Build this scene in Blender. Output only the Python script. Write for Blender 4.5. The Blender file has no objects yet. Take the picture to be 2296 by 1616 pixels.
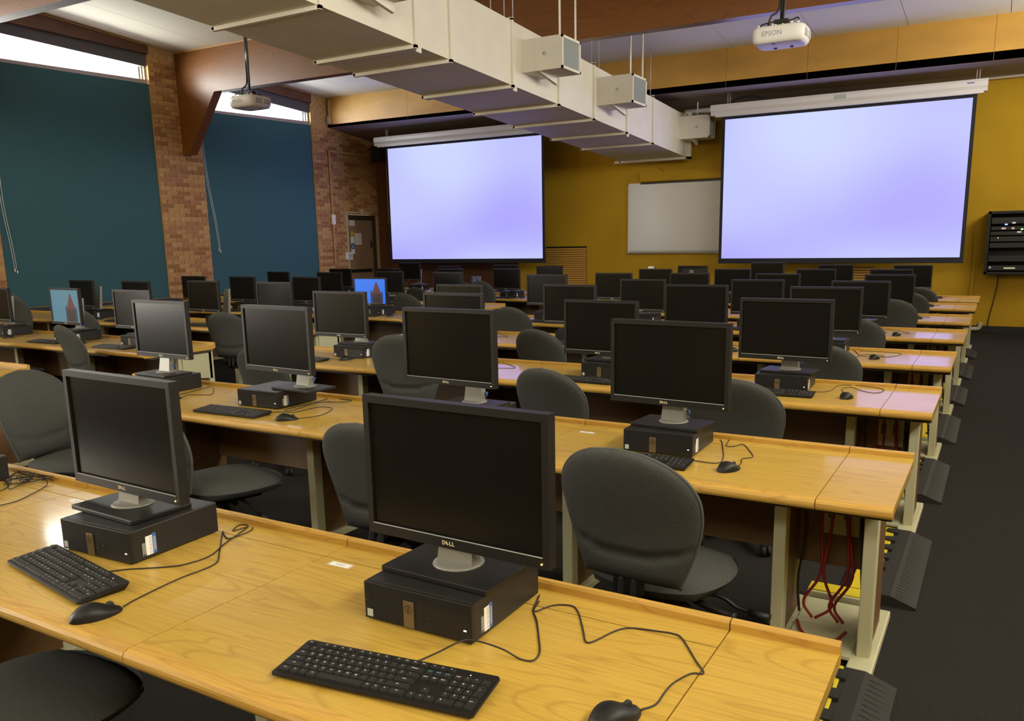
import bpy, bmesh, math, random
from mathutils import Matrix, Vector
random.seed(7)
sc = bpy.context.scene
COL = sc.collection
PI = math.pi
R = math.radians

# ------------------------------------------------------------------ camera
cam_d = bpy.data.cameras.new('camera')
cam = bpy.data.objects.new('camera', cam_d); COL.objects.link(cam)
cam_d.sensor_width = 36.0; cam_d.lens = 1823.54 / 2296 * 36
cam_d.shift_x = (1148 - 1192.72) / 2296; cam_d.shift_y = (906.54 - 808) / 2296
cam_d.clip_start = .05; cam_d.clip_end = 200
cr = Vector((0.8689388, 0.4947091, -0.0144296)); cu = Vector((-0.0827344, 0.1739417, 0.9812743)); cf = Vector((-0.4879553, 0.8514735, -0.1920742))
cam.matrix_world = Matrix(((cr.x, cu.x, -cf.x, 0.232795), (cr.y, cu.y, -cf.y, -1.582006), (cr.z, cu.z, -cf.z, 1.561647), (0, 0, 0, 1)))
sc.camera = cam

# ------------------------------------------------------------------ sky, exposure, large lights
w = bpy.data.worlds.new('sky'); sc.world = w; w.use_nodes = True
bg = w.node_tree.nodes['Background']
bg.inputs[0].default_value = (.86, .93, 1, 1); bg.inputs[1].default_value = 7.0
sc.view_settings.view_transform = 'Standard'; sc.view_settings.look = 'None'
sc.view_settings.gamma = 1; sc.view_settings.use_curve_mapping = False
sc.view_settings.exposure = -0.25
sc.cycles.use_denoising = True
sc.cycles.max_bounces = 8; sc.cycles.diffuse_bounces = 4; sc.cycles.glossy_bounces = 3
sc.cycles.transparent_max_bounces = 12; sc.cycles.caustics_reflective = False; sc.cycles.caustics_refractive = False
sc.cycles.sample_clamp_indirect = 6

def area(name, loc, rot, sx, sy, energy, col):
    d = bpy.data.lights.new(name, 'AREA'); d.shape = 'RECTANGLE'; d.size = sx; d.size_y = sy
    d.energy = energy; d.color = col
    o = bpy.data.objects.new(name, d); o.location = loc; o.rotation_euler = rot; COL.objects.link(o)
    return o
WARM = (1, .90, .70)
# daylight coming in through the window openings (area lights face inwards from outside the panes)
area('daylight_side_window_rear', (-13.6, -3.9, 2.7), (0, R(-90), 0), 3.8, 1.8, 720, (1, .94, .80))
area('daylight_strip_first', (-13.42, 6.8, 4.60), (0, R(-115), 0), .3, 2.8, 170, (1, .97, .88))
area('daylight_strip_second', (-13.42, 10.6, 4.34), (0, R(-115), 0), .3, 2.8, 120, (.95, .96, 1))
area('daylight_strip_near', (-13.42, 2.9, 4.75), (0, R(-115), 0), .3, 2.8, 170, (1, .97, .88))
area('daylight_aisle_clerestory', (2.75, 1.0, 3.95), (0, R(95), 0), 1.1, 8.0, 430, WARM)
area('daylight_aisle_clerestory_far', (2.75, 10.2, 3.95), (0, R(97), 0), 1.1, 4.4, 190, WARM)
area('daylight_rear_clerestory', (-3.0, -6.1, 4.7), (R(92), 0, 0), 8.0, .9, 130, WARM)
# light thrown back into the room by the two projected pictures
area('screen_light_big', (-2.3, 13.17, 2.48), (R(-90), 0, 0), 3.8, 2.3, 46, (.36, .32, 1))
area('screen_light_far', (-9.88, 13.17, 2.5), (R(-90), 0, 0), 3.8, 2.3, 46, (.36, .32, 1))

# ------------------------------------------------------------------ materials
MATS = {}
def lin(c):
    return tuple(((x / 255) / 12.92 if x / 255 <= .04045 else ((x / 255 + .055) / 1.055) ** 2.4) for x in c)
def mat(name, col, rough=.5, metal=0, spec=.5, noise=0, nscale=60, stretch=None, col2=None, bump=0, emit=None, estr=1, coat=0, contrast=(.35, .65), detail=4):
    m = bpy.data.materials.new(name); m.use_nodes = True
    nt = m.node_tree; b = nt.nodes['Principled BSDF']
    b.inputs['Base Color'].default_value = (*col, 1); b.inputs['Roughness'].default_value = rough
    b.inputs['Metallic'].default_value = metal; b.inputs['Specular IOR Level'].default_value = spec
    if coat: b.inputs['Coat Weight'].default_value = coat; b.inputs['Coat Roughness'].default_value = .12
    if emit: b.inputs['Emission Color'].default_value = (*emit, 1); b.inputs['Emission Strength'].default_value = estr
    if noise or col2 or bump:
        tc = nt.nodes.new('ShaderNodeTexCoord'); mp = nt.nodes.new('ShaderNodeMapping')
        nt.links.new(tc.outputs['Object'], mp.inputs['Vector'])
        if stretch: mp.inputs['Scale'].default_value = stretch
        nz = nt.nodes.new('ShaderNodeTexNoise'); nz.inputs['Scale'].default_value = nscale; nz.inputs['Detail'].default_value = detail
        nt.links.new(mp.outputs['Vector'], nz.inputs['Vector'])
        if noise or col2:
            rp = nt.nodes.new('ShaderNodeValToRGB')
            c2 = col2 or tuple(x * (1 - noise) for x in col)
            rp.color_ramp.elements[0].position = contrast[0]; rp.color_ramp.elements[1].position = contrast[1]
            rp.color_ramp.elements[0].color = (*c2, 1); rp.color_ramp.elements[1].color = (*col, 1)
            nt.links.new(nz.outputs['Fac'], rp.inputs['Fac']); nt.links.new(rp.outputs['Color'], b.inputs['Base Color'])
        if bump:
            bp = nt.nodes.new('ShaderNodeBump'); bp.inputs['Strength'].default_value = bump; bp.inputs['Distance'].default_value = .002
            nt.links.new(nz.outputs['Fac'], bp.inputs['Height']); nt.links.new(bp.outputs['Normal'], b.inputs['Normal'])
    MATS[name] = m
    return m

def oak(name, light, dark, rough, scale=1.0, coat=0):
    """oak veneer: long cathedral grain along x plus fine pores"""
    m = bpy.data.materials.new(name); m.use_nodes = True; nt = m.node_tree; b = nt.nodes['Principled BSDF']
    tc = nt.nodes.new('ShaderNodeTexCoord')
    oi = nt.nodes.new('ShaderNodeObjectInfo')
    add = nt.nodes.new('ShaderNodeVectorMath'); add.operation = 'ADD'
    mul = nt.nodes.new('ShaderNodeVectorMath'); mul.operation = 'SCALE'; mul.inputs['Scale'].default_value = 37.0
    cmb = nt.nodes.new('ShaderNodeCombineXYZ'); nt.links.new(oi.outputs['Random'], cmb.inputs[0]); nt.links.new(oi.outputs['Random'], cmb.inputs[1])
    nt.links.new(cmb.outputs[0], mul.inputs[0]); nt.links.new(tc.outputs['Object'], add.inputs[0]); nt.links.new(mul.outputs['Vector'], add.inputs[1])
    mp = nt.nodes.new('ShaderNodeMapping'); mp.inputs['Scale'].default_value = (.55 * scale, 5.0 * scale, 5.0 * scale)
    nt.links.new(add.outputs['Vector'], mp.inputs['Vector'])
    n1 = nt.nodes.new('ShaderNodeTexNoise'); n1.inputs['Scale'].default_value = 1.6; n1.inputs['Detail'].default_value = 2; n1.inputs['Distortion'].default_value = .6
    nt.links.new(mp.outputs['Vector'], n1.inputs['Vector'])
    wv = nt.nodes.new('ShaderNodeMath'); wv.operation = 'MULTIPLY'; wv.inputs[1].default_value = 22
    nt.links.new(n1.outputs['Fac'], wv.inputs[0])
    fr = nt.nodes.new('ShaderNodeMath'); fr.operation = 'PINGPONG'; fr.inputs[1].default_value = 1
    nt.links.new(wv.outputs[0], fr.inputs[0])
    r1 = nt.nodes.new('ShaderNodeValToRGB'); r1.color_ramp.elements[0].position = 0; r1.color_ramp.elements[1].position = .32
    r1.color_ramp.elements[0].color = (*dark, 1); r1.color_ramp.elements[1].color = (*light, 1)
    nt.links.new(fr.outputs[0], r1.inputs['Fac'])
    mp2 = nt.nodes.new('ShaderNodeMapping'); mp2.inputs['Scale'].default_value = (6 * scale, 160 * scale, 160 * scale)
    nt.links.new(add.outputs['Vector'], mp2.inputs['Vector'])
    n2 = nt.nodes.new('ShaderNodeTexNoise'); n2.inputs['Scale'].default_value = 1; n2.inputs['Detail'].default_value = 3
    nt.links.new(mp2.outputs['Vector'], n2.inputs['Vector'])
    r2 = nt.nodes.new('ShaderNodeValToRGB'); r2.color_ramp.elements[0].position = .3; r2.color_ramp.elements[1].position = .6
    r2.color_ramp.elements[0].color = (.62, .55, .45, 1); r2.color_ramp.elements[1].color = (1, 1, 1, 1)
    nt.links.new(n2.outputs['Fac'], r2.inputs['Fac'])
    mx = nt.nodes.new('ShaderNodeMix'); mx.data_type = 'RGBA'; mx.blend_type = 'MULTIPLY'; mx.inputs[0].default_value = .7
    nt.links.new(r1.outputs['Color'], mx.inputs[6]); nt.links.new(r2.outputs['Color'], mx.inputs[7])
    mb = nt.nodes.new('ShaderNodeMix'); mb.data_type = 'RGBA'; mb.inputs[0].default_value = .5
    mb.inputs[6].default_value = (*light, 1); nt.links.new(mx.outputs[2], mb.inputs[7])
    nt.links.new(mb.outputs[2], b.inputs['Base Color'])
    b.inputs['Roughness'].default_value = rough; b.inputs['Specular IOR Level'].default_value = .4
    b.inputs['Coat Weight'].default_value = coat; b.inputs['Coat Roughness'].default_value = .1
    MATS[name] = m
    return m

OAK = oak('oak_veneer', (.52, .335, .055), (.33, .175, .024), .42, 1.0, .38)
OAKE = oak('oak_edging', (.54, .32, .060), (.34, .165, .024), .45, 1.6, .1)
BROWN = mat('brown_laminate', (.16, .085, .03), .5, noise=.2, nscale=3, stretch=(1, 8, 8))
DARKW = mat('dark_board', (.035, .026, .016), .6)
CREAM = mat('cream_steel', (.50, .49, .31), .45)
GAP = mat('shadow_gap', (.012, .007, .003), .9)
BLK = mat('black_plastic', (.012, .011, .010), .45, noise=.15, nscale=300, spec=.3)
BLKM = mat('black_metal', (.014, .0135, .013), .4, bump=.15, nscale=900, spec=.35)
KEYM = mat('key_plastic', (.017, .016, .0155), .55, spec=.3)
SCRN = mat('lcd_off', (.008, .007, .006), .22, spec=.18)
SILV = mat('stand_silver', (.24, .24, .21), .42, metal=.3)
LEGEND = mat('legend_print', (.62, .62, .58), .6)
TEALP = mat('teal_print', (.10, .42, .46), .6)
WHITEL = mat('label_white', (.78, .79, .76), .5)
BLUEL = mat('label_blue', (.05, .12, .38), .5)
BRONZE = mat('bronze_panel', (.16, .115, .055), .4, metal=.4)
LED_A = mat('led_amber', (1, .6, .1), .4, emit=(1, .55, .12), estr=6)
LED_W = mat('led_white', (1, 1, 1), .4, emit=(.9, .95, 1), estr=1.6)
LED_B = mat('led_blue', (.1, .2, 1), .4, emit=(.08, .12, 1), estr=8)
LED_G = mat('led_green', (.2, 1, .2), .4, emit=(.25, 1, .15), estr=5)
CABLE = mat('cable_black', (.02, .016, .014), .5)
REDC = mat('cable_red', (.30, .02, .012), .5)
FAB = mat('grey_fabric', (.085, .088, .080), .95, spec=.1, col2=(.042, .044, .040), nscale=420, bump=.5, contrast=(.3, .7))
PIPE = mat('fabric_piping', (.085, .09, .085), .9, spec=.1)
CARPET = mat('carpet', (.040, .038, .036), .98, spec=.05, col2=(.018, .017, .016), nscale=180, bump=.6, contrast=(.3, .7))
RUB = mat('black_rubber', (.014, .013, .012), .7, bump=.3, nscale=120)
YEL = mat('yellow_plastic', (.62, .50, .02), .5)
WYEL = mat('yellow_paint', (.56, .335, .018), .75, noise=.12, nscale=1.3, spec=.2)
PLY = mat('bulkhead_ply', (.66, .37, .075), .45, noise=.2, nscale=2.2, stretch=(.5, 4, 1.2))
BEAM = oak('stained_beam', (.20, .075, .014), (.13, .042, .007), .36, .7, 0)
FASC = mat('fascia_wood', (.13, .05, .022), .5, noise=.3, nscale=3, stretch=(4, 1, 4))
TRIMW = mat('light_trim', (.45, .25, .08), .5)
CEIL = mat('ceiling_board', (.74, .72, .62), .85, spec=.2)
LOWC = mat('low_soffit', (.26, .215, .19), .85, spec=.2)
DUCT = mat('duct_paint', (.78, .75, .64), .6, noise=.06, nscale=3, spec=.3)
GRILL = mat('grille_grey', (.42, .46, .45), .5)
BLIND = mat('blind_fabric', (.056, .138, .160), .9, spec=.1, noise=.2, nscale=150)
HEAD = mat('header_grey', (.10, .095, .11), .8)
PINKR = mat('blind_rail', (.40, .30, .28), .6)
ALU = mat('window_frame', (.30, .26, .20), .5)
MORT = mat('mortar', (.56, .37, .18), .95, spec=.1, noise=.25, nscale=14)
BR = [mat('brick_tone_%s' % n, c, .9, spec=.15, noise=.3, nscale=22, bump=.4) for n, c in (('tan', (.56, .32, .13)), ('rose', (.46, .235, .11)), ('brown', (.36, .175, .07)), ('sand', (.60, .36, .15)), ('red', (.40, .18, .08)))]
WHP = mat('white_plastic', (.80, .79, .74), .4)
CONDUIT = mat('conduit_cream', (.55, .50, .38), .5)
DOORM = mat('door_paint', (.30, .19, .11), .5, noise=.12, nscale=2)
SCRFR = mat('screen_border', (.010, .010, .016), .8)
SCASE = mat('screen_case', (.68, .66, .66), .35)
WBOARD = mat('whiteboard', (.56, .57, .54), .22)
SKYB = mat('wallpaper_sky', (0, 0, 0), .4, emit=(.012, .19, .95), estr=1.0)
SKYT = mat('wallpaper_sky_pale', (0, 0, 0), .4, emit=(.075, .22, .30), estr=1.0)
TOWR = mat('wallpaper_roof', (0, 0, 0), .4, emit=(.11, .02, .025), estr=1.0)
TOWW = mat('wallpaper_wall', (0, 0, 0), .4, emit=(.022, .012, .016), estr=1.0)
STEEL = mat('steel_rod', (.55, .53, .48), .4, metal=.3)
CHROME = mat('pole_steel', (.12, .12, .12), .25, metal=.8)
BASEB = mat('skirting_black', (.015, .013, .012), .6)
PAPER = mat('paper', (.66, .62, .62), .8)
SIGNY = mat('sign_yellow', (.55, .42, .03), .6)
GREYT = mat('projector_print', (.36, .37, .38), .6)
DARKC = mat('dark_felt', (.045, .045, .055), .95, noise=.4, nscale=14)

def glass_mat():
    m = bpy.data.materials.new('window_glass'); m.use_nodes = True; nt = m.node_tree
    for n in list(nt.nodes): nt.nodes.remove(n)
    o = nt.nodes.new('ShaderNodeOutputMaterial'); mx = nt.nodes.new('ShaderNodeMixShader')
    t = nt.nodes.new('ShaderNodeBsdfTransparent'); g = nt.nodes.new('ShaderNodeBsdfGlossy'); g.inputs['Roughness'].default_value = .02
    f = nt.nodes.new('ShaderNodeFresnel'); f.inputs[0].default_value = 1.45
    nt.links.new(f.outputs[0], mx.inputs[0]); nt.links.new(t.outputs[0], mx.inputs[1]); nt.links.new(g.outputs[0], mx.inputs[2]); nt.links.new(mx.outputs[0], o.inputs[0])
    return m
GLASS = glass_mat()

def projected_mat():
    """projected pale wallpaper: soft cyan and lavender clouds, self-glowing in place of a projector beam"""
    m = bpy.data.materials.new('projected_image'); m.use_nodes = True; nt = m.node_tree; b = nt.nodes['Principled BSDF']
    tc = nt.nodes.new('ShaderNodeTexCoord'); nz = nt.nodes.new('ShaderNodeTexNoise'); nz.inputs['Scale'].default_value = .30; nz.inputs['Detail'].default_value = .5
    mp = nt.nodes.new('ShaderNodeMapping'); mp.inputs['Rotation'].default_value = (0, R(35), 0); mp.inputs['Scale'].default_value = (.8, 1, 1.5)
    nt.links.new(tc.outputs['Object'], mp.inputs[0]); nt.links.new(mp.outputs[0], nz.inputs['Vector'])
    rp = nt.nodes.new('ShaderNodeValToRGB'); e = rp.color_ramp.elements
    e[0].position = .38; e[0].color = (.42, .39, 1.0, 1); e[1].position = .62; e[1].color = (.62, .70, 1.0, 1)
    nt.links.new(nz.outputs['Fac'], rp.inputs['Fac']); nt.links.new(rp.outputs['Color'], b.inputs['Emission Color'])
    b.inputs['Emission Strength'].default_value = 1.18; b.inputs['Base Color'].default_value = (.05, .05, .05, 1); b.inputs['Roughness'].default_value = .9  # emission stands in for projector light falling on the cloth
    return m
PROJ = projected_mat()

# ------------------------------------------------------------------ mesh helpers
def V3(*a): return Vector(a)
class MB:
    """collects shapes into one mesh"""
    def __init__(s): s.v = []; s.f = []; s.m = []; s.sm = []
    def add(s, vs, fs, mi=0, smooth=False):
        o = len(s.v); s.v += [tuple(p) for p in vs]; s.f += [tuple(i + o for i in f) for f in fs]; s.m += [mi] * len(fs); s.sm += [smooth] * len(fs)
        return s
    def box(s, x0, y0, z0, x1, y1, z1, mi=0):
        vs = [(x0, y0, z0), (x1, y0, z0), (x1, y1, z0), (x0, y1, z0), (x0, y0, z1), (x1, y0, z1), (x1, y1, z1), (x0, y1, z1)]
        return s.add(vs, [(0, 3, 2, 1), (4, 5, 6, 7), (0, 1, 5, 4), (1, 2, 6, 5), (2, 3, 7, 6), (3, 0, 4, 7)], mi)
    def bbox(s, x0, y0, z0, x1, y1, z1, b=.004, mi=0):
        """box with chamfered edges"""
        bm = bmesh.new(); bmesh.ops.create_cube(bm, size=1)
        for v in bm.verts: v.co = ((x0 + x1) / 2 + v.co.x * (x1 - x0), (y0 + y1) / 2 + v.co.y * (y1 - y0), (z0 + z1) / 2 + v.co.z * (z1 - z0))
        bmesh.ops.bevel(bm, geom=list(bm.edges), offset=b, segments=2, profile=.5, affect='EDGES')
        bm.verts.index_update()
        s.add([v.co[:] for v in bm.verts], [[v.index for v in f.verts] for f in bm.faces], mi); bm.free()
        return s
    def prism(s, pts, axis, a, b, mi=0, smooth=False):
        """polygon pts (2D) extruded along axis from a to b"""
        n = len(pts)
        def P(p, t): return (t, p[0], p[1]) if axis == 'x' else (p[0], t, p[1]) if axis == 'y' else (p[0], p[1], t)
        vs = [P(p, a) for p in pts] + [P(p, b) for p in pts]
        fs = [(i, (i + 1) % n, n + (i + 1) % n, n + i) for i in range(n)]
        s.add(vs, fs, mi, smooth); o = len(s.v) - 2 * n
        s.f += [tuple(o + i for i in range(n - 1, -1, -1)), tuple(o + n + i for i in range(n))]; s.m += [mi] * 2; s.sm += [False] * 2
        return s
    def tube(s, pts, r, n=6, mi=0, closed=False):
        pts = [Vector(p) for p in pts]; rings = []; L = len(pts)
        up = Vector((0, 0, 1)); prev = None
        for i, p in enumerate(pts):
            a = pts[(i - 1) % L] if (closed or i > 0) else p; b = pts[(i + 1) % L] if (closed or i < L - 1) else p
            t = (b - a).normalized() if (b - a).length > 1e-9 else Vector((1, 0, 0))
            if prev is None:
                u = t.cross(up)
                if u.length < 1e-3: u = t.cross(Vector((1, 0, 0)))
            else: u = prev - t * prev.dot(t)
            u.normalize(); prev = u; wv = t.cross(u)
            rr = r[i] if isinstance(r, (list, tuple)) else r
            rings.append([p + (u * math.cos(2 * PI * k / n) + wv * math.sin(2 * PI * k / n)) * rr for k in range(n)])
        vs = [q for ring in rings for q in ring]; fs = []
        for i in range(L if closed else L - 1):
            j = (i + 1) % L
            fs += [(i * n + k, i * n + (k + 1) % n, j * n + (k + 1) % n, j * n + k) for k in range(n)]
        if not closed: fs += [tuple(range(n - 1, -1, -1)), tuple((L - 1) * n + k for k in range(n))]
        return s.add(vs, fs, mi, True)
    def lathe(s, prof, n=16, c=(0, 0, 0), mi=0, smooth=True):
        vs = [(c[0] + r * math.cos(2 * PI * k / n), c[1] + r * math.sin(2 * PI * k / n), c[2] + z) for r, z in prof for k in range(n)]
        fs = [(i * n + k, i * n + (k + 1) % n, (i + 1) * n + (k + 1) % n, (i + 1) * n + k) for i in range(len(prof) - 1) for k in range(n)]
        fs += [tuple(range(n - 1, -1, -1)), tuple((len(prof) - 1) * n + k for k in range(n))]
        return s.add(vs, fs, mi, smooth)
    def grid(s, fn, nu, nv, mi=0, smooth=True, flip=False):
        vs = [fn(i / nu, j / nv) for j in range(nv + 1) for i in range(nu + 1)]; W = nu + 1
        fs = [(j * W + i, j * W + i + 1, (j + 1) * W + i + 1, (j + 1) * W + i) for j in range(nv) for i in range(nu)]
        if flip: fs = [f[::-1] for f in fs]
        return s.add(vs, fs, mi, smooth)
    def mesh(s, name, *mats):
        me = bpy.data.meshes.new(name); me.from_pydata(s.v, [], s.f)
        for m in mats: me.materials.append(m)
        me.polygons.foreach_set('material_index', s.m); me.polygons.foreach_set('use_smooth', s.sm)
        me.validate(); me.update()
        return me

def put(name, me, parent=None, loc=None, rot=None, kind=None):
    o = bpy.data.objects.new(name, me); COL.objects.link(o)
    if parent is not None: o.parent = parent
    if loc is not None: o.location = loc
    if rot is not None: o.rotation_euler = rot
    if kind: o['kind'] = kind
    return o
def thing(name, label, cat, loc=(0, 0, 0), rz=0, group=None):
    o = bpy.data.objects.new(name, None); COL.objects.link(o); o.location = loc; o.rotation_euler = (0, 0, rz); o.empty_display_size = .1
    o['label'] = label; o['category'] = cat
    if group: o['group'] = group
    return o
def tag(o, label, cat, group=None):
    o['label'] = label; o['category'] = cat
    if group: o['group'] = group
    return o
def struct(name, mb, *mats):
    return put(name, mb.mesh(name, *mats), kind='structure')
def to_local(root, pts):
    """world points into the frame of a thing turned about z"""
    m = (Matrix.Translation(root.location) @ Matrix.Rotation(root.rotation_euler[2], 4, 'Z')).inverted()
    return [m @ Vector(p) for p in pts]
def smooth_path(pts, n=6):
    """Catmull-Rom through the points"""
    P = [Vector(p) for p in pts]; P = [P[0] * 2 - P[1]] + P + [P[-1] * 2 - P[-2]]; out = []
    for i in range(1, len(P) - 2):
        for k in range(n):
            t = k / n; a, b, c, d = P[i - 1], P[i], P[i + 1], P[i + 2]
            out.append(.5 * ((2 * b) + (c - a) * t + (2 * a - 5 * b + 4 * c - d) * t * t + (3 * b - a - 3 * c + d) * t ** 3))
    out.append(P[-2]); return out
TXT = {}
def text_mesh(s, size, m, bold=0, depth=.0):
    k = (s, size, m.name, bold)
    if k in TXT: return TXT[k]
    cu_ = bpy.data.curves.new('lettering', 'FONT'); cu_.body = s; cu_.size = size; cu_.align_x = 'CENTER'; cu_.align_y = 'CENTER'; cu_.offset = bold; cu_.resolution_u = 2
    cu_.extrude = depth
    o = bpy.data.objects.new('lettering', cu_); COL.objects.link(o); bpy.context.view_layer.update()
    me = bpy.data.meshes.new_from_object(o.evaluated_get(bpy.context.evaluated_depsgraph_get()))
    bpy.data.objects.remove(o); bpy.data.curves.remove(cu_)
    me.materials.clear(); me.materials.append(m); TXT[k] = me
    return me
def text_into(mb, s, size, M, mi=0, bold=0):
    me = text_mesh(s, size, LEGEND, bold)
    mb.add([(M @ v.co)[:] for v in me.vertices], [tuple(p.vertices) for p in me.polygons], mi)

# ------------------------------------------------------------------ room shell
XW, YW, XR, YB = -13.0, 14.2, 2.6, -6.0
def tilt(x): return -.0075 * (x + 13)
def zc(y): return 5.585 - .062 * y
struct('floor', MB().box(XW - 1, YB - .2, -.1, XR + .2, YW + .2, 0), CARPET)
# front wall, yellow
struct('wall_front', MB().box(XW - 1, YW, 0, XR, YW + .15, 5.2), WYEL)
struct('baseboard_front', MB().box(-12.6, YW - .025, 0, XR, YW, .11), BASEB)
wr = MB()
for y0, y1, z0, z1 in ((YB, YW, 0, 3.35), (YB, YW, 4.55, 5.9), (5.1, 7.9, 3.35, 4.55), (12.45, YW, 3.35, 4.55), (YB, -3.1, 3.35, 4.55)): wr.box(XR, y0, z0, XR + .15, y1, z1)
struct('wall_right', wr, WYEL)
wb = MB()
wb.box(XW, YB - .15, 0, XR, YB, 4.2); wb.box(XW, YB - .15, 5.2, XR, YB, 6.1); wb.box(XW, YB - .15, 4.2, -7.1, YB, 5.2); wb.box(1.1, YB - .15, 4.2, XR, YB, 5.2)
struct('wall_back', wb, WYEL)

# ceiling boards as panels with open joints, resting against a dark backing
def plane_box(mb, x0, x1, y0, y1, th=.02, mi=0, off=0):
    vs = []
    for dz in (0, th):
        for x, y in ((x0, y0), (x1, y0), (x1, y1), (x0, y1)): vs.append((x, y, zc(y) + tilt(x) + dz + off))
    mb.add(vs, [(0, 3, 2, 1), (4, 5, 6, 7), (0, 1, 5, 4), (1, 2, 6, 5), (2, 3, 7, 6), (3, 0, 4, 7)], mi)
ceil = struct('ceiling', (lambda m: (plane_box(m, XW - .5, XR + .2, YB - .2, YW + .2, .1, 0, .03), m)[1])(MB()), GAP)
for y0, y1 in ((-6, 1.05), (1.23, 4.9), (5.09, 8.76), (8.93, 12.62)):
    x = 1.38
    while x > XW - .2:
        m = MB(); plane_box(m, max(x - 1.33, XW - .1) + .004, x - .004, y0, y1, .02)
        p = put('ceiling_panel', m.mesh('ceiling_panel', CEIL), ceil); x -= 1.33
m = MB(); plane_box(m, 1.39, XR, -6, 12.62); put('ceiling_panel', m.mesh('ceiling_panel', CEIL), ceil)

# portal beams with sloping haunch at the window wall
def beam(name, y0, zs):
    prof = [(-13.0, zs - 1.01), (-12.82, zs - 1.01), (-12.03, zs), (XR, zs + tilt(XR)), (XR, zc(y0) + tilt(XR) + .02), (-13.0, zc(y0) + .02)]
    o = struct(name, MB().prism(prof, 'y', y0, y0 + .17), BEAM)
    tr = MB().box(XW, y0 - .018, zc(y0) - .028, XR, y0, zc(y0) - .004)
    for i, v in enumerate(tr.v): tr.v[i] = (v[0], v[1], v[2] + tilt(v[0]))
    put('cover_strip', tr.mesh('cover_strip', TRIMW), o)
    return o
beam('beam_1', 4.92, 4.60); beam('beam_2', 8.76, 4.287); beam('beam_3', 1.06, 4.84)

# plywood bulkhead over the screens, in panels, and the low soffit behind it
bulk = struct('trim_1', MB().box(XW, 12.632, 4.28, XR, 12.7, 4.9), GAP)
xs = [XW, -10.78, -8.2, -6.9, -5.5, -4.05, -2.73, -1.42, -.12, 1.2, XR]
for a, b in zip(xs[:-1], xs[1:]):
    m = MB().add([(x, y, z + tilt(x)) for y in (12.6, 12.63) for x, z in ((a + .002, 4.183), (b - .002, 4.183), (b - .002, 4.86), (a + .002, 4.86))], [(0, 1, 2, 3), (7, 6, 5, 4), (0, 4, 5, 1), (1, 5, 6, 2), (2, 6, 7, 3), (3, 7, 4, 0)])
    put('bulkhead_panel', m.mesh('bulkhead_panel', PLY), bulk)
low = MB().add([(XW - .1, 12.6, 4.183), (XR, 12.6, 4.183 + tilt(XR)), (XR, YW, 4.09), (XW - .1, YW, 4.0), (XW - .1, 12.6, 4.24), (XR, 12.6, 4.2), (XR, YW, 4.2), (XW - .1, YW, 4.1)], [(0, 3, 2, 1), (4, 5, 6, 7), (0, 1, 5, 4), (1, 2, 6, 5), (2, 3, 7, 6), (3, 0, 4, 7)])
struct('trim_2', low, LOWC)

# window wall: piers with brickwork, headers, sills
wl = MB()
for y0, y1 in ((YB, -5.8), (-2.4, 1.2), (4.45, 5.38), (8.22, 9.2), (12.1, 13.1), (14.06, YW)): wl.box(XW - .3, y0, 0, XW - .012, y1, 5.9)
wl.box(XW - .3, 13.1, 2.33, XW - .012, 14.06, 5.9)
for y0, y1 in ((-5.8, -2.4), (1.2, 4.45), (5.38, 8.22), (9.2, 12.1)): wl.box(XW - .3, y0, 0, XW - .05, y1, .80)
for y0, y1, zt in ((-5.8, -2.4, 4.98), (1.2, 4.45, 4.98), (5.38, 8.22, 4.80), (9.2, 12.1, 4.58)): wl.box(XW - .3, y0, zt + .28, XW - .05, y1, 5.9)
wall_left = struct('wall_left', wl, MORT)
bmeshes = {}
def brick_mesh(L, k):
    key = (round(L, 3), k)
    if key not in bmeshes: bmeshes[key] = MB().box(0, 0, 0, .016, L, .067).mesh('brick', BR[k])
    return bmeshes[key]
singles = 0; rest = MB()
def lay(y0, y1, z0, z1, single, skip=None):
    global singles
    n = int((z1 - z0) / .0775)
    for i in range(n):
        z = z0 + i * .0775; y = y0 - (.12 if i % 2 else 0)
        while y < y1:
            a, b = max(y, y0), min(y + .23, y1)
            if b - a > .03 and not (skip and skip(a, b, z)):
                k = random.choices(range(5), (5, 4, 2, 3, 2))[0]; xo = XW - .016 + random.uniform(-.0015, .0015)
                if single(a, z) and singles < 298:
                    put('brick', brick_mesh(b - a, k), wall_left, (xo, a, z)); singles += 1
                else: rest.box(xo, a, z, xo + .016, b, z + .067, k)
            y += .24
lay(8.22, 9.2, .62, 4.9, lambda a, z: 1.15 < z < 4.2)
lay(12.1, 14.2, .62, 4.25, lambda a, z: 1.0 < z < 2.6, lambda a, b, z: b > 13.09 and z < 2.3 and a < 14.07)
lay(4.45, 5.38, .62, 4.9, lambda a, z: a > 4.9 and .9 < z < 2.4)
put('brickwork', rest.mesh('brickwork', *BR), wall_left, kind='stuff')
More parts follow.
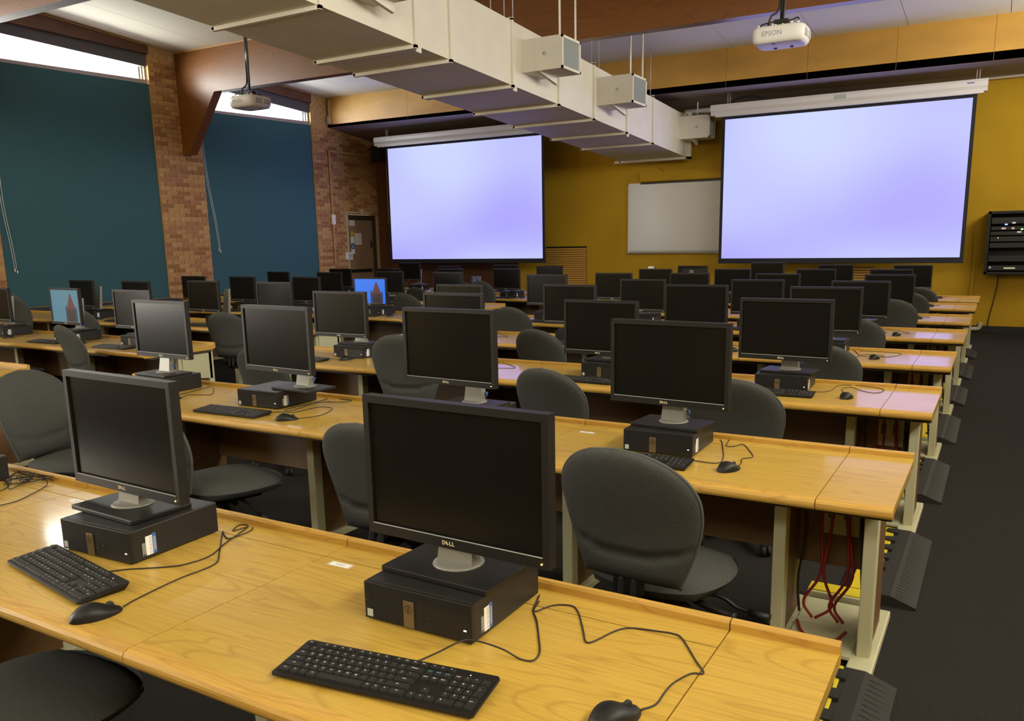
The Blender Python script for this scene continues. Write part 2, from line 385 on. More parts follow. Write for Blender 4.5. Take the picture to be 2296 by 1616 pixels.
# fascia boards under the ceiling, header, upper glazing strips
def bay(n, y0, y1, fz0, fz1, ft0, ft1, g0, g1, t0, t1):
    """one window bay; z values at the y0 and the y1 end: fascia bottom, fascia top, glass top, transom bottom"""
    f = MB().add([(x, y, z) for x in (XW - .02, XW + .03) for y, z in ((y0, fz0), (y1, fz1), (y1, ft1), (y0, ft0))], [(3, 2, 1, 0), (4, 5, 6, 7), (0, 1, 5, 4), (2, 3, 7, 6), (1, 2, 6, 5), (3, 0, 4, 7)])
    fas = struct('trim_%d' % (n + 6), f, FASC)
    put('cover_strip', MB().add([(x, y, z) for x in (XW + .03, XW + .045) for y, z in ((y0, ft0 - .02), (y1, ft1 - .02), (y1, ft1), (y0, ft0))], [(3, 2, 1, 0), (4, 5, 6, 7), (0, 1, 5, 4), (2, 3, 7, 6)]).mesh('cover_strip', TRIMW), fas)
    a, b = y0 + .25, y1 - .03
    wn = struct('window_%d' % n, MB().add([(x, y, z) for x in (XW - .22, XW - .10) for y, z in ((a, g0), (b, g1), (b, fz1 + .05), (a, fz0 + .05))], [(3, 2, 1, 0), (4, 5, 6, 7), (0, 1, 5, 4), (2, 3, 7, 6), (1, 2, 6, 5), (3, 0, 4, 7)]), HEAD)
    put('window_header', MB().add([(x, y, z) for x in (XW - .14, XW - .045) for y, z in ((y0, g0 + .0), (y1, g1 + .0), (y1, ft1 + .1), (y0, ft0 + .1))], [(3, 2, 1, 0), (4, 5, 6, 7), (0, 1, 5, 4), (2, 3, 7, 6), (1, 2, 6, 5), (3, 0, 4, 7)]).mesh('window_header', HEAD), wn)
    put('window_pane', MB().add([(XW - .16, a, t0), (XW - .16, b, t1), (XW - .16, b, g1 + .01), (XW - .16, a, g0 + .01)], [(0, 1, 2, 3)]).mesh('window_pane', GLASS), wn)
    put('transom', MB().add([(x, y, z) for x in (XW - .2, XW - .06) for y, z in ((a, t0 - .06), (b, t1 - .06), (b, t1 + .012), (a, t0 + .012))], [(3, 2, 1, 0), (4, 5, 6, 7), (0, 1, 5, 4), (2, 3, 7, 6)]).mesh('transom', PINKR), wn)
    j = MB()
    for k in range(3): j.box(XW - .2 + k * .05, b - .06 - .0 + k * .02, t1 - .05, XW - .165 + k * .05, b - .03 + k * .02, g1 + .06)
    put('window_frame', j.mesh('window_frame', ALU), wn)
    put('window_reveal', MB().box(XW - .12, y1 - .012, .7, XW - .005, y1, g1 + .25).mesh('window_reveal', BR[3]), wn)
bay(1, 5.1, 8.22, 4.96, 4.92, 5.255, 5.07, 4.80, 4.715, 4.40, 4.49)
bay(2, 8.95, 12.1, 4.80, 4.63, 4.99, 4.83, 4.61, 4.43, 4.15, 4.245)
bay(3, 1.15, 4.45, 5.2, 5.0, 5.49, 5.30, 5.02, 4.92, 4.60, 4.68)
for n, (y0, y1) in ((4, (-5.8, -2.4)),):
    wn = struct('window_%d' % n, MB().box(XW - .2, y0, .72, XW - .1, y0 + .05, 4.9).box(XW - .2, y1 - .05, .72, XW - .1, y1, 4.9).box(XW - .2, y0, 4.3, XW - .1, y1, 4.36), ALU)
    put('window_pane', MB().add([(XW - .16, y0, .72), (XW - .16, y1, .72), (XW - .16, y1, 4.95), (XW - .16, y0, 4.95)], [(0, 1, 2, 3)]).mesh('window_pane', GLASS), wn)

# roller blinds
def blind(y0, y1, zt0, zt1, zb, label, chain, grp):
    b = thing('roller_blind', label, 'blind', (XW - .03, (y0 + y1) / 2, zb), 0, grp)
    h = (y1 - y0) / 2
    f = MB().add([(-.006, -h, 0), (-.006, h, 0), (-.006, h, zt1 - zb), (-.006, -h, zt0 - zb), (0, -h, 0), (0, h, 0), (0, h, zt1 - zb), (0, -h, zt0 - zb)], [(3, 2, 1, 0), (4, 5, 6, 7), (0, 1, 5, 4), (1, 2, 6, 5), (2, 3, 7, 6), (3, 0, 4, 7)])
    put('blind_fabric', f.mesh('blind_fabric', BLIND), b)
    put('bottom_bar', MB().box(-.012, -h, -.02, .006, h, .012).mesh('bottom_bar', BLIND), b)
    zc_, y = chain[0], chain[1]
    pts = [V3(.05, y - b.location.y + dy, z - zb) for y, dy, z in [(y, .0, chain[2]), (y + chain[4] * .35, -.02, (chain[2] * .6 + chain[3] * .4)), (y + chain[4] * .8, 0, chain[2] * .25 + chain[3] * .75), (y + chain[4], .01, chain[3])]]
    ch = put('pull_chain', MB().tube(smooth_path(pts), .0035, 5).tube([p + V3(.004, .03 if 0 < i < 18 else .012, 0) for i, p in enumerate(smooth_path(pts))], .0035, 5).mesh('pull_chain', WHITEL), b)
    put('pull_weight', MB().lathe([(.004, 0), (.009, .012), (.009, .04), (.003, .05)], 8, tuple(pts[-1] - V3(0, 0, .03))).lathe([(.004, 0), (.009, .012), (.009, .04), (.003, .05)], 8, tuple(pts[-1] + V3(0, .035, -.055))).mesh('pull_weight', WHITEL), ch)
blind(5.38, 8.215, 4.36, 4.43, .74, 'teal roller blind pulled down between the two plain brick piers', (0, 5.44, 2.9, 1.30, .06), 'roller blinds on the window wall')
blind(1.25, 4.44, 4.56, 4.64, .74, 'teal roller blind beside the camera end of the window wall', (0, 1.3, 3.2, 1.30, .06), 'roller blinds on the window wall')
blind(9.21, 12.09, 4.11, 4.185, .74, 'navy blue roller blind beside the door end of the brick wall', (0, 9.17, 3.75, 1.56, .19), 'roller blinds on the window wall')
for y0, y1, lb in ((5.42, 8.18, 'low dark padded bench under the teal blind'), (9.24, 12.06, 'low dark padded bench under the navy blind')):
    t = thing('window_bench', lb, 'bench', (XW + .2, (y0 + y1) / 2, 0), 0, 'benches under the blinds'); h = (y1 - y0) / 2
    put('bench_box', MB().box(-.2, -h, 0, .17, h, .60).mesh('bench_box', DARKW), t)
    put('bench_cushion', MB().bbox(-.2, -h, .60, .19, h, .71, .03).mesh('bench_cushion', DARKC), t)

# door in the recess at the far end of the brick wall
dr = struct('door_1', MB().box(XW - .16, 13.12, 0, XW - .11, 14.05, 2.22), DOORM)
put('door_frame', MB().box(XW - .2, 13.09, 0, XW - .02, 13.12, 2.32).box(XW - .2, 14.03, 0, XW - .02, 14.06, 2.32).box(XW - .2, 13.1, 2.2, XW - .1, 14.05, 2.32).mesh('door_frame', DARKW), dr)
put('push_bar', MB().bbox(XW - .11, 13.2, .99, XW - .06, 13.92, 1.06, .01).mesh('push_bar', BLK), dr)
put('door_handle', MB().box(XW - .11, 13.95, 1.55, XW - .09, 13.98, 1.72).mesh('door_handle', BLK), dr)
def sheet(name, y0, y1, z0, z1, m, label, cat, x=XW - .109):
    return tag(put(name, MB().box(x - .002, y0, z0, x, y1, z1).mesh(name, m)), label, cat)
sheet('paper_notice', 13.22, 13.42, 2.07, 2.24, PAPER, 'small white notice at the top of the brown door', 'notice')
sheet('paper_notice', 13.40, 13.64, 1.63, 1.90, PAPER, 'larger pale notice in the middle of the brown door', 'notice')
g = thing('access_sign', 'blue and white wheelchair sign on the brown door under a yellow cap', 'sign', (XW - .1, 13.315, 1.42), 0)
put('sign_plate', MB().box(-.012, -.06, 0, -.008, .06, .40).mesh('sign_plate', WHITEL), g)
put('sign_cap', MB().prism([(-.065, .42), (.065, .42), (.05, .5), (0, .54), (-.05, .5)], 'x', -.012, -.006).mesh('sign_cap', SIGNY), g)
def wheelchair(s):
    mb = MB()
    mb.tube([V3(0, math.cos(a) * .022 * s - .002 * s, math.sin(a) * .022 * s - .01 * s) for a in [R(d) for d in range(-230, 20, 20)]], .0035 * s, 6)
    mb.tube([V3(0, -.006 * s, .038 * s), V3(0, -.004 * s, .008 * s), V3(0, .016 * s, .006 * s), V3(0, .026 * s, -.026 * s), V3(0, .034 * s, -.022 * s)], .0045 * s, 6)
    mb.lathe([(.001, -.007 * s), (.006 * s, -.003 * s), (.006 * s, .003 * s), (.001, .007 * s)], 8, (0, -.006 * s, .05 * s))
    return mb
dd = put('sign_disc', MB().prism([(math.cos(2 * PI * k / 24) * .075, .18 + math.sin(2 * PI * k / 24) * .075) for k in range(24)], 'x', -.008, -.005).mesh('sign_disc', BLUEL), g)
put('wheelchair_symbol', wheelchair(1.1).mesh('wheelchair_symbol', WHITEL), dd, (-.003, 0, .175))
# conduits and boxes on the brick by the door
t = thing('conduit', 'cream electrical conduit framing the door recess with a switch box', 'conduit', (XW, 13.02, 1.0))
put('conduit_run', MB().box(.0, -.015, 0, .025, .015, 1.38).box(0, 0, 1.35, .025, .82, 1.38).box(0, -.45, 0, .025, .02, .025).mesh('conduit_run', CONDUIT), t)
put('junction_box', MB().bbox(0, .50, 1.34, .05, .58, 1.45, .006).mesh('junction_box', CONDUIT), t)
sb = put('switch_box', MB().bbox(0, -.10, .29, .06, .09, .46, .008).mesh('switch_box', WHP), t)
put('switch_plate', MB().box(.06, -.06, .32, .063, .06, .43).mesh('switch_plate', GRILL), sb)
put('outlet_box', MB().bbox(0, -.5, -.02, .05, -.42, .05, .006).mesh('outlet_box', WHP), t)
t = thing('brick_colour_conduit', 'thin brown conduit frame running up the brick wall to the soffit', 'conduit', (XW + .022, 12.55, 1.2))
put('conduit_run', MB().box(0, -.02, 0, .02, .02, 2.5).box(0, 0, 2.46, .02, 1.2, 2.5).mesh('conduit_run', BR[3]), t)
put('white_box', MB().bbox(0, -.05, .88, .05, .05, 1.10, .008).mesh('white_box', WHP), t)
t = thing('wall_speaker', 'small black loudspeaker high in the corner beside the far projection screen', 'speaker', (-12.8, 14.0, 3.55))
put('speaker_cabinet', MB().bbox(-.12, -.1, 0, .12, .12, .36, .012).mesh('speaker_cabinet', BLK), t)
put('speaker_grille', MB().box(-.10, -.108, .03, .10, -.1, .33).mesh('speaker_grille', RUB), t)
put('bracket', MB().box(-.02, .12, .14, .02, .2, .2).mesh('bracket', BLK), t)
struct('trim_5', MB().box(XW, YW - .05, 0, XW + .26, YW, 4.0), FASC)
t = thing('alarm_box', 'small cream box on the end of the plywood bulkhead by the brick wall', 'box', (-12.93, 12.58, 4.25))
put('box_body', MB().bbox(-.05, -.04, 0, .05, .02, .16, .008).mesh('box_body', CONDUIT), t)
put('conduit_run', MB().box(-.012, -.01, .16, .012, .02, .5).mesh('conduit_run', CONDUIT), t)

# vents, whiteboard, boxed ledge, rack on the yellow wall
def louvre(label, x0, x1, z0, z1):
    t = thing('wall_vent', label, 'vent', ((x0 + x1) / 2, YW, z0), 0, 'louvred vents in the yellow wall'); h = (x1 - x0) / 2; H = z1 - z0
    put('vent_backing', MB().box(-h, -.012, 0, h, 0, H).mesh('vent_backing', GAP), t)
    me = MB().prism([(-.03, 0), (-.026, 0), (-.010, .034), (-.014, .036)], 'x', -h, h).mesh('slat', PLY)
    k = 0
    while k * .046 < H - .03: put('slat', me, t, (0, 0, k * .046)); k += 1
louvre('louvred timber vent in the yellow wall between the two screens', -8.39, -7.42, .35, 1.525)
louvre('louvred timber vent low on the yellow wall under the big screen', -2.6, -1.74, .35, 1.09)
t = thing('whiteboard', 'white marker board on the yellow wall, partly behind the big screen', 'whiteboard', (-5.4, YW - .02, 1.39))
put('board_surface', MB().box(-1.05, -.012, 0, 1.3, 0, 1.34).mesh('board_surface', WBOARD), t)
put('board_frame', MB().box(-1.07, -.022, -.01, -1.05, .01, 1.36).box(-1.07, -.022, 1.34, -.8, .01, 1.36).mesh('board_frame', WHP), t)
put('top_rail', MB().box(-.8, -.03, 1.335, 1.3, .01, 1.365).mesh('top_rail', BLKM), t)
put('pen_tray', MB().box(-1.05, -.07, -.03, 1.3, .0, -.012).box(-1.05, -.03, .02, 1.3, 0, .028).mesh('pen_tray', SILV), t)
struct('trim_6', MB().box(-6.2, YW - .1, 2.77, -4.3, YW, 2.945).prism([(-6.0, 2.945), (-5.72, 2.945), (-5.86, 3.05)], 'y', YW - .04, YW), WYEL)
struct('trim_7', MB().box(-12.75, YW - .03, .11, -9.1, YW, 2.1), FASC)
t = thing('equipment_rack', 'black wall-hung equipment rack with small lights on the yellow wall', 'rack', (.42, 13.95, .99))
put('cabinet', MB().box(-.44, -.2, 0, .44, .25, .04).box(-.44, -.2, .96, .44, .25, 1.0).box(-.44, -.2, 0, -.40, .25, 1.0).box(.40, -.2, 0, .44, .25, 1.0).box(-.4, .2, 0, .4, .25, 1).mesh('cabinet', BLK), t)
for z0, z1 in ((.06, .14), (.2, .3), (.42, .50), (.52, .60), (.62, .68), (.70, .76), (.8, .9)):
    put('rack_unit', MB().bbox(-.39, -.14, z0, .39, .15, z1, .004).mesh('rack_unit', BLKM), t)
ru = MB()
for x, z, wd in ((-.24, .715, .06), (-.10, .715, .04), (-.02, .655, .06), (.12, .74, .06), (-.10, .80, .05), (-.37, .095, .03)): ru.box(x, -.145, z, x + wd, -.14, z + .025)
put('rack_label', ru.mesh('rack_label', WHITEL), t)
put('display_strip', MB().box(-.16, -.145, .085, .0, -.14, .11).mesh('display_strip', mat('rack_display', (.4, .4, .3), .4, emit=(.45, .5, .3), estr=.5)), t)
put('status_light', MB().box(.2, -.146, .08, .23, -.14, .12).box(-.2, -.146, .78, -.16, -.14, .80).mesh('status_light', LED_B), t)
put('status_light', MB().box(.03, -.146, .70, .06, -.14, .72).box(-.28, -.146, .57, -.275, -.14, .59).mesh('status_light', LED_G), t)
put('power_cord', MB().tube(smooth_path([(-.22, .2, 0), (-.24, .22, -.3), (-.3, .23, -.7), (-.32, .23, -.9)]), .008, 6).mesh('power_cord', CABLE), t)
t = thing('wall_trunking', 'yellow painted trunking down the front wall with a cream elbow at the floor', 'trunking', (-.16, YW, 0))
put('trunking_run', MB().box(-.05, -.05, .1, .0, 0, 1.6).box(-.10, -.02, 1.62, .13, 0, 1.64).mesh('trunking_run', WYEL), t)
put('floor_elbow', MB().tube(smooth_path([(-.35, -.05, .06), (.05, -.05, .055), (.14, -.05, .08), (.16, -.05, .17)]), .035, 8).mesh('floor_elbow', CONDUIT), t)
t = thing('ceiling_batten', 'long cream batten fixed along the soffit above the big screen', 'batten', (.5, 14.1, 4.06))
put('batten_body', MB().bbox(-1.33, -.05, 0, 1.6, .05, .07, .01).mesh('batten_body', CONDUIT), t)
t = thing('grey_pipe', 'short grey pipe under the soffit behind the big screen housing', 'pipe', (-4.7, 13.9, 3.98))
put('pipe_run', MB().tube([(-.5, 0, 0), (.6, 0, 0)], .05, 12).mesh('pipe_run', SCASE), t)
t = thing('cable_loop', 'dark coil of cable lying on the big screen housing', 'cable', (-3.9, 13.45, 3.95))
put('coil', MB().tube([(math.cos(a) * .32, .0, math.sin(a) * .13) for a in [2 * PI * k / 24 for k in range(24)]], .02, 6, closed=True).mesh('coil', CABLE), t)

# ------------------------------------------------------------------ projection screens
def pscreen(x0, x1, hx0, hx1, label, dz=0):
    t = thing('projection_screen', label, 'projection screen', ((x0 + x1) / 2, 13.2, 1.24 + dz), 0, 'projection screens on the front wall')
    h = (x1 - x0) / 2; cx = t.location.x
    put('screen_border', MB().box(-h - .055, .004, -.05, h + .055, .010, 2.50).mesh('screen_border', SCRFR), t)
    put('projected_image', MB().box(-h, 0, .035, h, .004, 2.445).mesh('projected_image', PROJ), t)
    put('weight_bar', MB().bbox(-h - .06, -.012, -.055, h + .06, .022, -.02, .008).mesh('weight_bar', SCRFR), t)
    prof = [(-.07, 2.52), (.09, 2.52), (.1, 2.70), (-.07, 2.70), (-.085, 2.66), (-.082, 2.6), (-.06, 2.555)]
    case = put('screen_case', MB().prism(prof, 'x', hx0 - cx, hx1 - cx).mesh('screen_case', SCASE), t)
    put('case_lip', MB().box(hx0 - cx + .09, -.075, 2.49, hx1 - cx - .05, .05, 2.525).mesh('case_lip', SCASE), case)
    put('case_label', MB().box(hx1 - cx - .28, -.086, 2.64, hx1 - cx - .18, -.083, 2.655).mesh('case_label', BLUEL), case)
    for x in (hx0 - cx + .3, hx1 - cx - .14): put('hanger', MB().tube([(x - .02, .02, 2.69), (x - .02, .02, 2.9)], .006, 6).tube([(x + .02, .02, 2.69), (x + .02, .02, 2.9)], .006, 6).mesh('hanger', STEEL), case)
    return t, case
s2, c2 = pscreen(-4.22, -.363, -4.47, -.177, 'big lit projection screen hanging in front of the whiteboard')
put('brand_plate', MB().box(-.09, -.09, 2.60, .09, -.084, 2.665).box(-.08, -.092, 2.61, .08, -.088, 2.655).mesh('brand_plate', GRILL), c2)
s1, c1 = pscreen(-11.84, -7.935, -12.16, -7.7, 'lit projection screen by the brick wall and door', .02)

# ------------------------------------------------------------------ air duct
def zb(y): return 3.85 - .05 * y
duct = thing('air_duct', 'long white square air duct hanging under the ceiling beams', 'duct', (-5.805, 8, zb(8)))
DX = .665
def dpt(x, y, z): return (x, y - 8, zb(y) - zb(8) + z)
def dbox(mb, x0, y0, z0, x1, y1, z1, mi=0):
    vs = [dpt(x, y, z) for z in (z0, z1) for x, y in ((x0, y0), (x1, y0), (x1, y1), (x0, y1))]
    return mb.add(vs, [(0, 3, 2, 1), (4, 5, 6, 7), (0, 1, 5, 4), (1, 2, 6, 5), (2, 3, 7, 6), (3, 0, 4, 7)], mi)
ribs = [.6, 2.0, 2.75, 4.15, 5.5, 6.12, 7.42, 8.62, 9.72, 10.93, 12.05, 13.78]
for a, b in zip(ribs[:-1], ribs[1:]):
    put('duct_section', dbox(MB(), -DX, a, 0, DX, b - .004, .74).mesh('duct_section', DUCT), duct)
for i, y in enumerate(ribs):
    d = .05; mb = MB(); wide = i in (4, 6, 9)
    dbox(mb, -DX - .035, y - .02, -.035, DX + .03, y + .018, 0); dbox(mb, -DX - .03, y - .02, .74, DX + .03, y + .018, .77)
    dbox(mb, DX, y - .02, -.03, DX + .03, y + .018, .76); dbox(mb, -DX - .03, y - .02, -.03, -DX, y + .018, .76)
    if wide: dbox(mb, DX, y + .022, -.06, DX + .012, y + .10, .70); dbox(mb, -DX - .02, y + .022, -.03, DX, y + .09, -.012)
    put('duct_flange', mb.mesh('duct_flange', DUCT), duct)
put('duct_end_collar', dbox(dbox(MB(), -DX - .14, 13.78, -.04, DX + .10, 13.84, .0), DX + .0, 13.78, -.04, DX + .10, 13.84, .8).mesh('duct_end_collar', DUCT), duct)
for y0, y1, z0, z1 in ((4.42, 4.9, 3.80, 4.2), (7.66, 8.16, 3.66, 4.04), (9.84, 10.37, 3.56, 3.95), (13.42, 13.76, 3.44, 3.84)):
    o = zb(8); x1 = 1.235; n_ = MB()
    n_.box(DX, y0 - 8, z0 - o, x1 - .02, y1 - 8, z1 - o)
    db = put('outlet_box', n_.mesh('outlet_box', DUCT), duct)
    fr = MB(); X = x1 - .02
    for a, b, c, d in ((y0, y0 + .03, z0, z1), (y1 - .03, y1, z0, z1), (y0, y1, z0, z0 + .03), (y0, y1, z1 - .03, z1)): fr.box(X, a - 8, c - o, X + .02, b - 8, d - o)
    fr.box(DX + .19, y0 - 8 - .004, z0 - o, DX + .196, y1 - 8, z1 - o + .006)
    put('outlet_frame', fr.mesh('outlet_frame', DUCT), db)
    gr = MB(); gr.box(X, y0 + .03 - 8, z0 + .03 - o, X + .004, y1 - .03 - 8, z1 - .03 - o); y = y0 + .045
    while y < y1 - .04: gr.box(X + .004, y - 8, z0 + .03 - o, X + .012, y + .006 - 8, z1 - .03 - o); y += .022
    put('outlet_grille', gr.mesh('outlet_grille', GRILL), db)
    put('damper_knob', MB().lathe([(.004, 0), (.022, .004), (.022, .012), (.004, .016)], 10).mesh('damper_knob', GRILL), db, (DX + .33, y0 - 8, (z0 + z1) / 2 - o), (R(90), 0, 0))
    put('turning_vane', MB().add([(DX + .2, y0 - 8, z0 - o), (DX + .24, y0 - 8, z0 - o - .0), (DX + .2, y1 - 8, z0 - o - .09), (DX + .24, y1 - 8, z0 - o - .09), (DX + .2, y1 - 8, z0 - o), (DX + .24, y1 - 8, z0 - o)], [(0, 1, 3, 2), (0, 2, 4), (1, 5, 3), (2, 3, 5, 4)]).mesh('turning_vane', DUCT), db)
    for y in (y0 + .04, y1 - .04):
        if z0 > 3.5: put('hanger_strap', MB().box(x1 - .06, y - 8 - .018, z1 - o, x1 - .05, y - 8 + .018, zc(y) - o - .03).mesh('hanger_strap', DUCT), db)
        elif y < 13.6: put('hanger_strap', MB().box(x1 - .25, y - 8 - .018, z1 - o, x1 - .24, y - 8 + .018, 4.07 - o).mesh('hanger_strap', DUCT), db)
for y in (2.0, 7.0, 7.3, 7.5, 9.7, 9.95, 12.0):
    for x in (-DX + .02, DX - .02): put('hanger_rod', MB().tube([(x, y - 8, zb(y) + .74 - zb(8)), (x, y - 8, (zc(y) if y < 12.5 else 4.1) - zb(8) - .05)], .007, 6).mesh('hanger_rod', STEEL), duct)

# ------------------------------------------------------------------ ceiling projectors
def projector(x, y, z, label, up):
    t = thing('ceiling_projector', label, 'projector', (x, y, z), 0, 'projectors hanging from the ceiling')
    a, b, h = .27, .21, .165
    def ring(s, zz): return [(math.copysign(abs(math.cos(q)) ** .38, math.cos(q)) * a * s, math.copysign(abs(math.sin(q)) ** .38, math.sin(q)) * b * s, zz) for q in [2 * PI * k / 40 for k in range(40)]]
    rings = [ring(.80, 0), ring(.90, .004), ring(.97, .03), ring(1, .07), ring(1, .13), ring(.97, .155), ring(.90, h)]
    mb = MB(); n = 40; vs = [p for r_ in rings for p in r_]
    fs = [(i * n + k, i * n + (k + 1) % n, (i + 1) * n + (k + 1) % n, (i + 1) * n + k) for i in range(6) for k in range(n)] + [tuple(range(n - 1, -1, -1)), tuple(6 * n + k for k in range(n))]
    mb.add(vs, fs, 0, True); body = put('projector_body', mb.mesh('projector_body', WHP), t)
    put('logo_lettering', text_mesh('EPSON', .068, GREYT, .0008), body, (-.05, -b - .0015, .085), (R(90), 0, 0))
    v = MB()
    for k in range(7): v.box(a - .004, -.13 + k * .017, .05, a + .002, -.12 + k * .017, .12)
    for k in range(7): v.box(a - .004, .02 + k * .017, .05, a + .002, .03 + k * .017, .12)
    put('side_vent', v.mesh('side_vent', GRILL), body)
    put('lens', MB().lathe([(.05, 0), (.05, .04), (.04, .045)], 16).mesh('lens', BLK), body, (.05, b - .01, .08), (R(-90), 0, 0))
    put('foot_pad', MB().lathe([(.018, 0), (.02, .006)], 10, (-.08, .1, -.006)).lathe([(.018, 0), (.02, .006)], 10, (.09, .1, -.006)).box(-.07, -.12, -.003, -.03, -.105, .001).mesh('foot_pad', RUB), body)
    put('corner_post', MB().lathe([(.014, h), (.014, h + .02)], 8, (-.2, -.15, 0)).lathe([(.014, h), (.014, h + .02)], 8, (.2, -.15, 0)).lathe([(.014, h), (.014, h + .02)], 8, (.14, -.17, 0)).mesh('corner_post', WHP), body)
    mt = put('mount_plate', MB().box(-.1, -.1, h + .02, .1, .1, h + .035).box(-.07, -.05, h + .035, .07, .05, h + .085).box(-.16, -.012, h + .01, .16, .012, h + .03).box(-.15, .06, h, .15, .08, h + .04).mesh('mount_plate', BLKM), t)
    put('port_light', MB().box(-.03, -.15, h + .002, -.02, -.145, h + .014).box(.04, -.15, h + .002, .048, -.145, h + .014).mesh('port_light', LED_G), mt)
    put('port_panel', MB().box(-.07, -.15, h, -.04, -.146, h + .02).mesh('port_panel', WHP), mt)
    put('pole', MB().tube([(0, 0, h + .08), (0, 0, up - z)], .022, 12).mesh('pole', CHROME), t)
    put('cable', MB().tube(smooth_path([(-.13, -.06, h + .02), (-.1, -.05, h + .12), (-.03, -.02, h + .2), (-.028, -.01, h + .5), (-.03, 0, h + .9), (-.03, 0, up - z)]), .011, 6).tube(smooth_path([(.02, -.03, h + .05), (.03, -.02, h + .4), (.028, 0, up - z)]), .01, 6).mesh('cable', CABLE), t)
    put('cable_bundle', MB().tube(smooth_path([(-.2, -.12, h + .005), (-.17, -.13, h + .03), (-.08, -.14, h + .04), (.02, -.13, h + .05), (.12, -.13, h + .04), (.19, -.13, h + .055), (.2, -.12, h + .02)]), .008, 5).mesh('cable_bundle', CABLE), mt)
projector(-1.965, 7.6, 3.572, 'white ceiling projector aimed at the big screen, over the carpeted aisle side', zc(7.6) - .08)
projector(-9.87, 7.6, 3.655, 'white ceiling projector hanging before the upper window strip', zc(7.6))

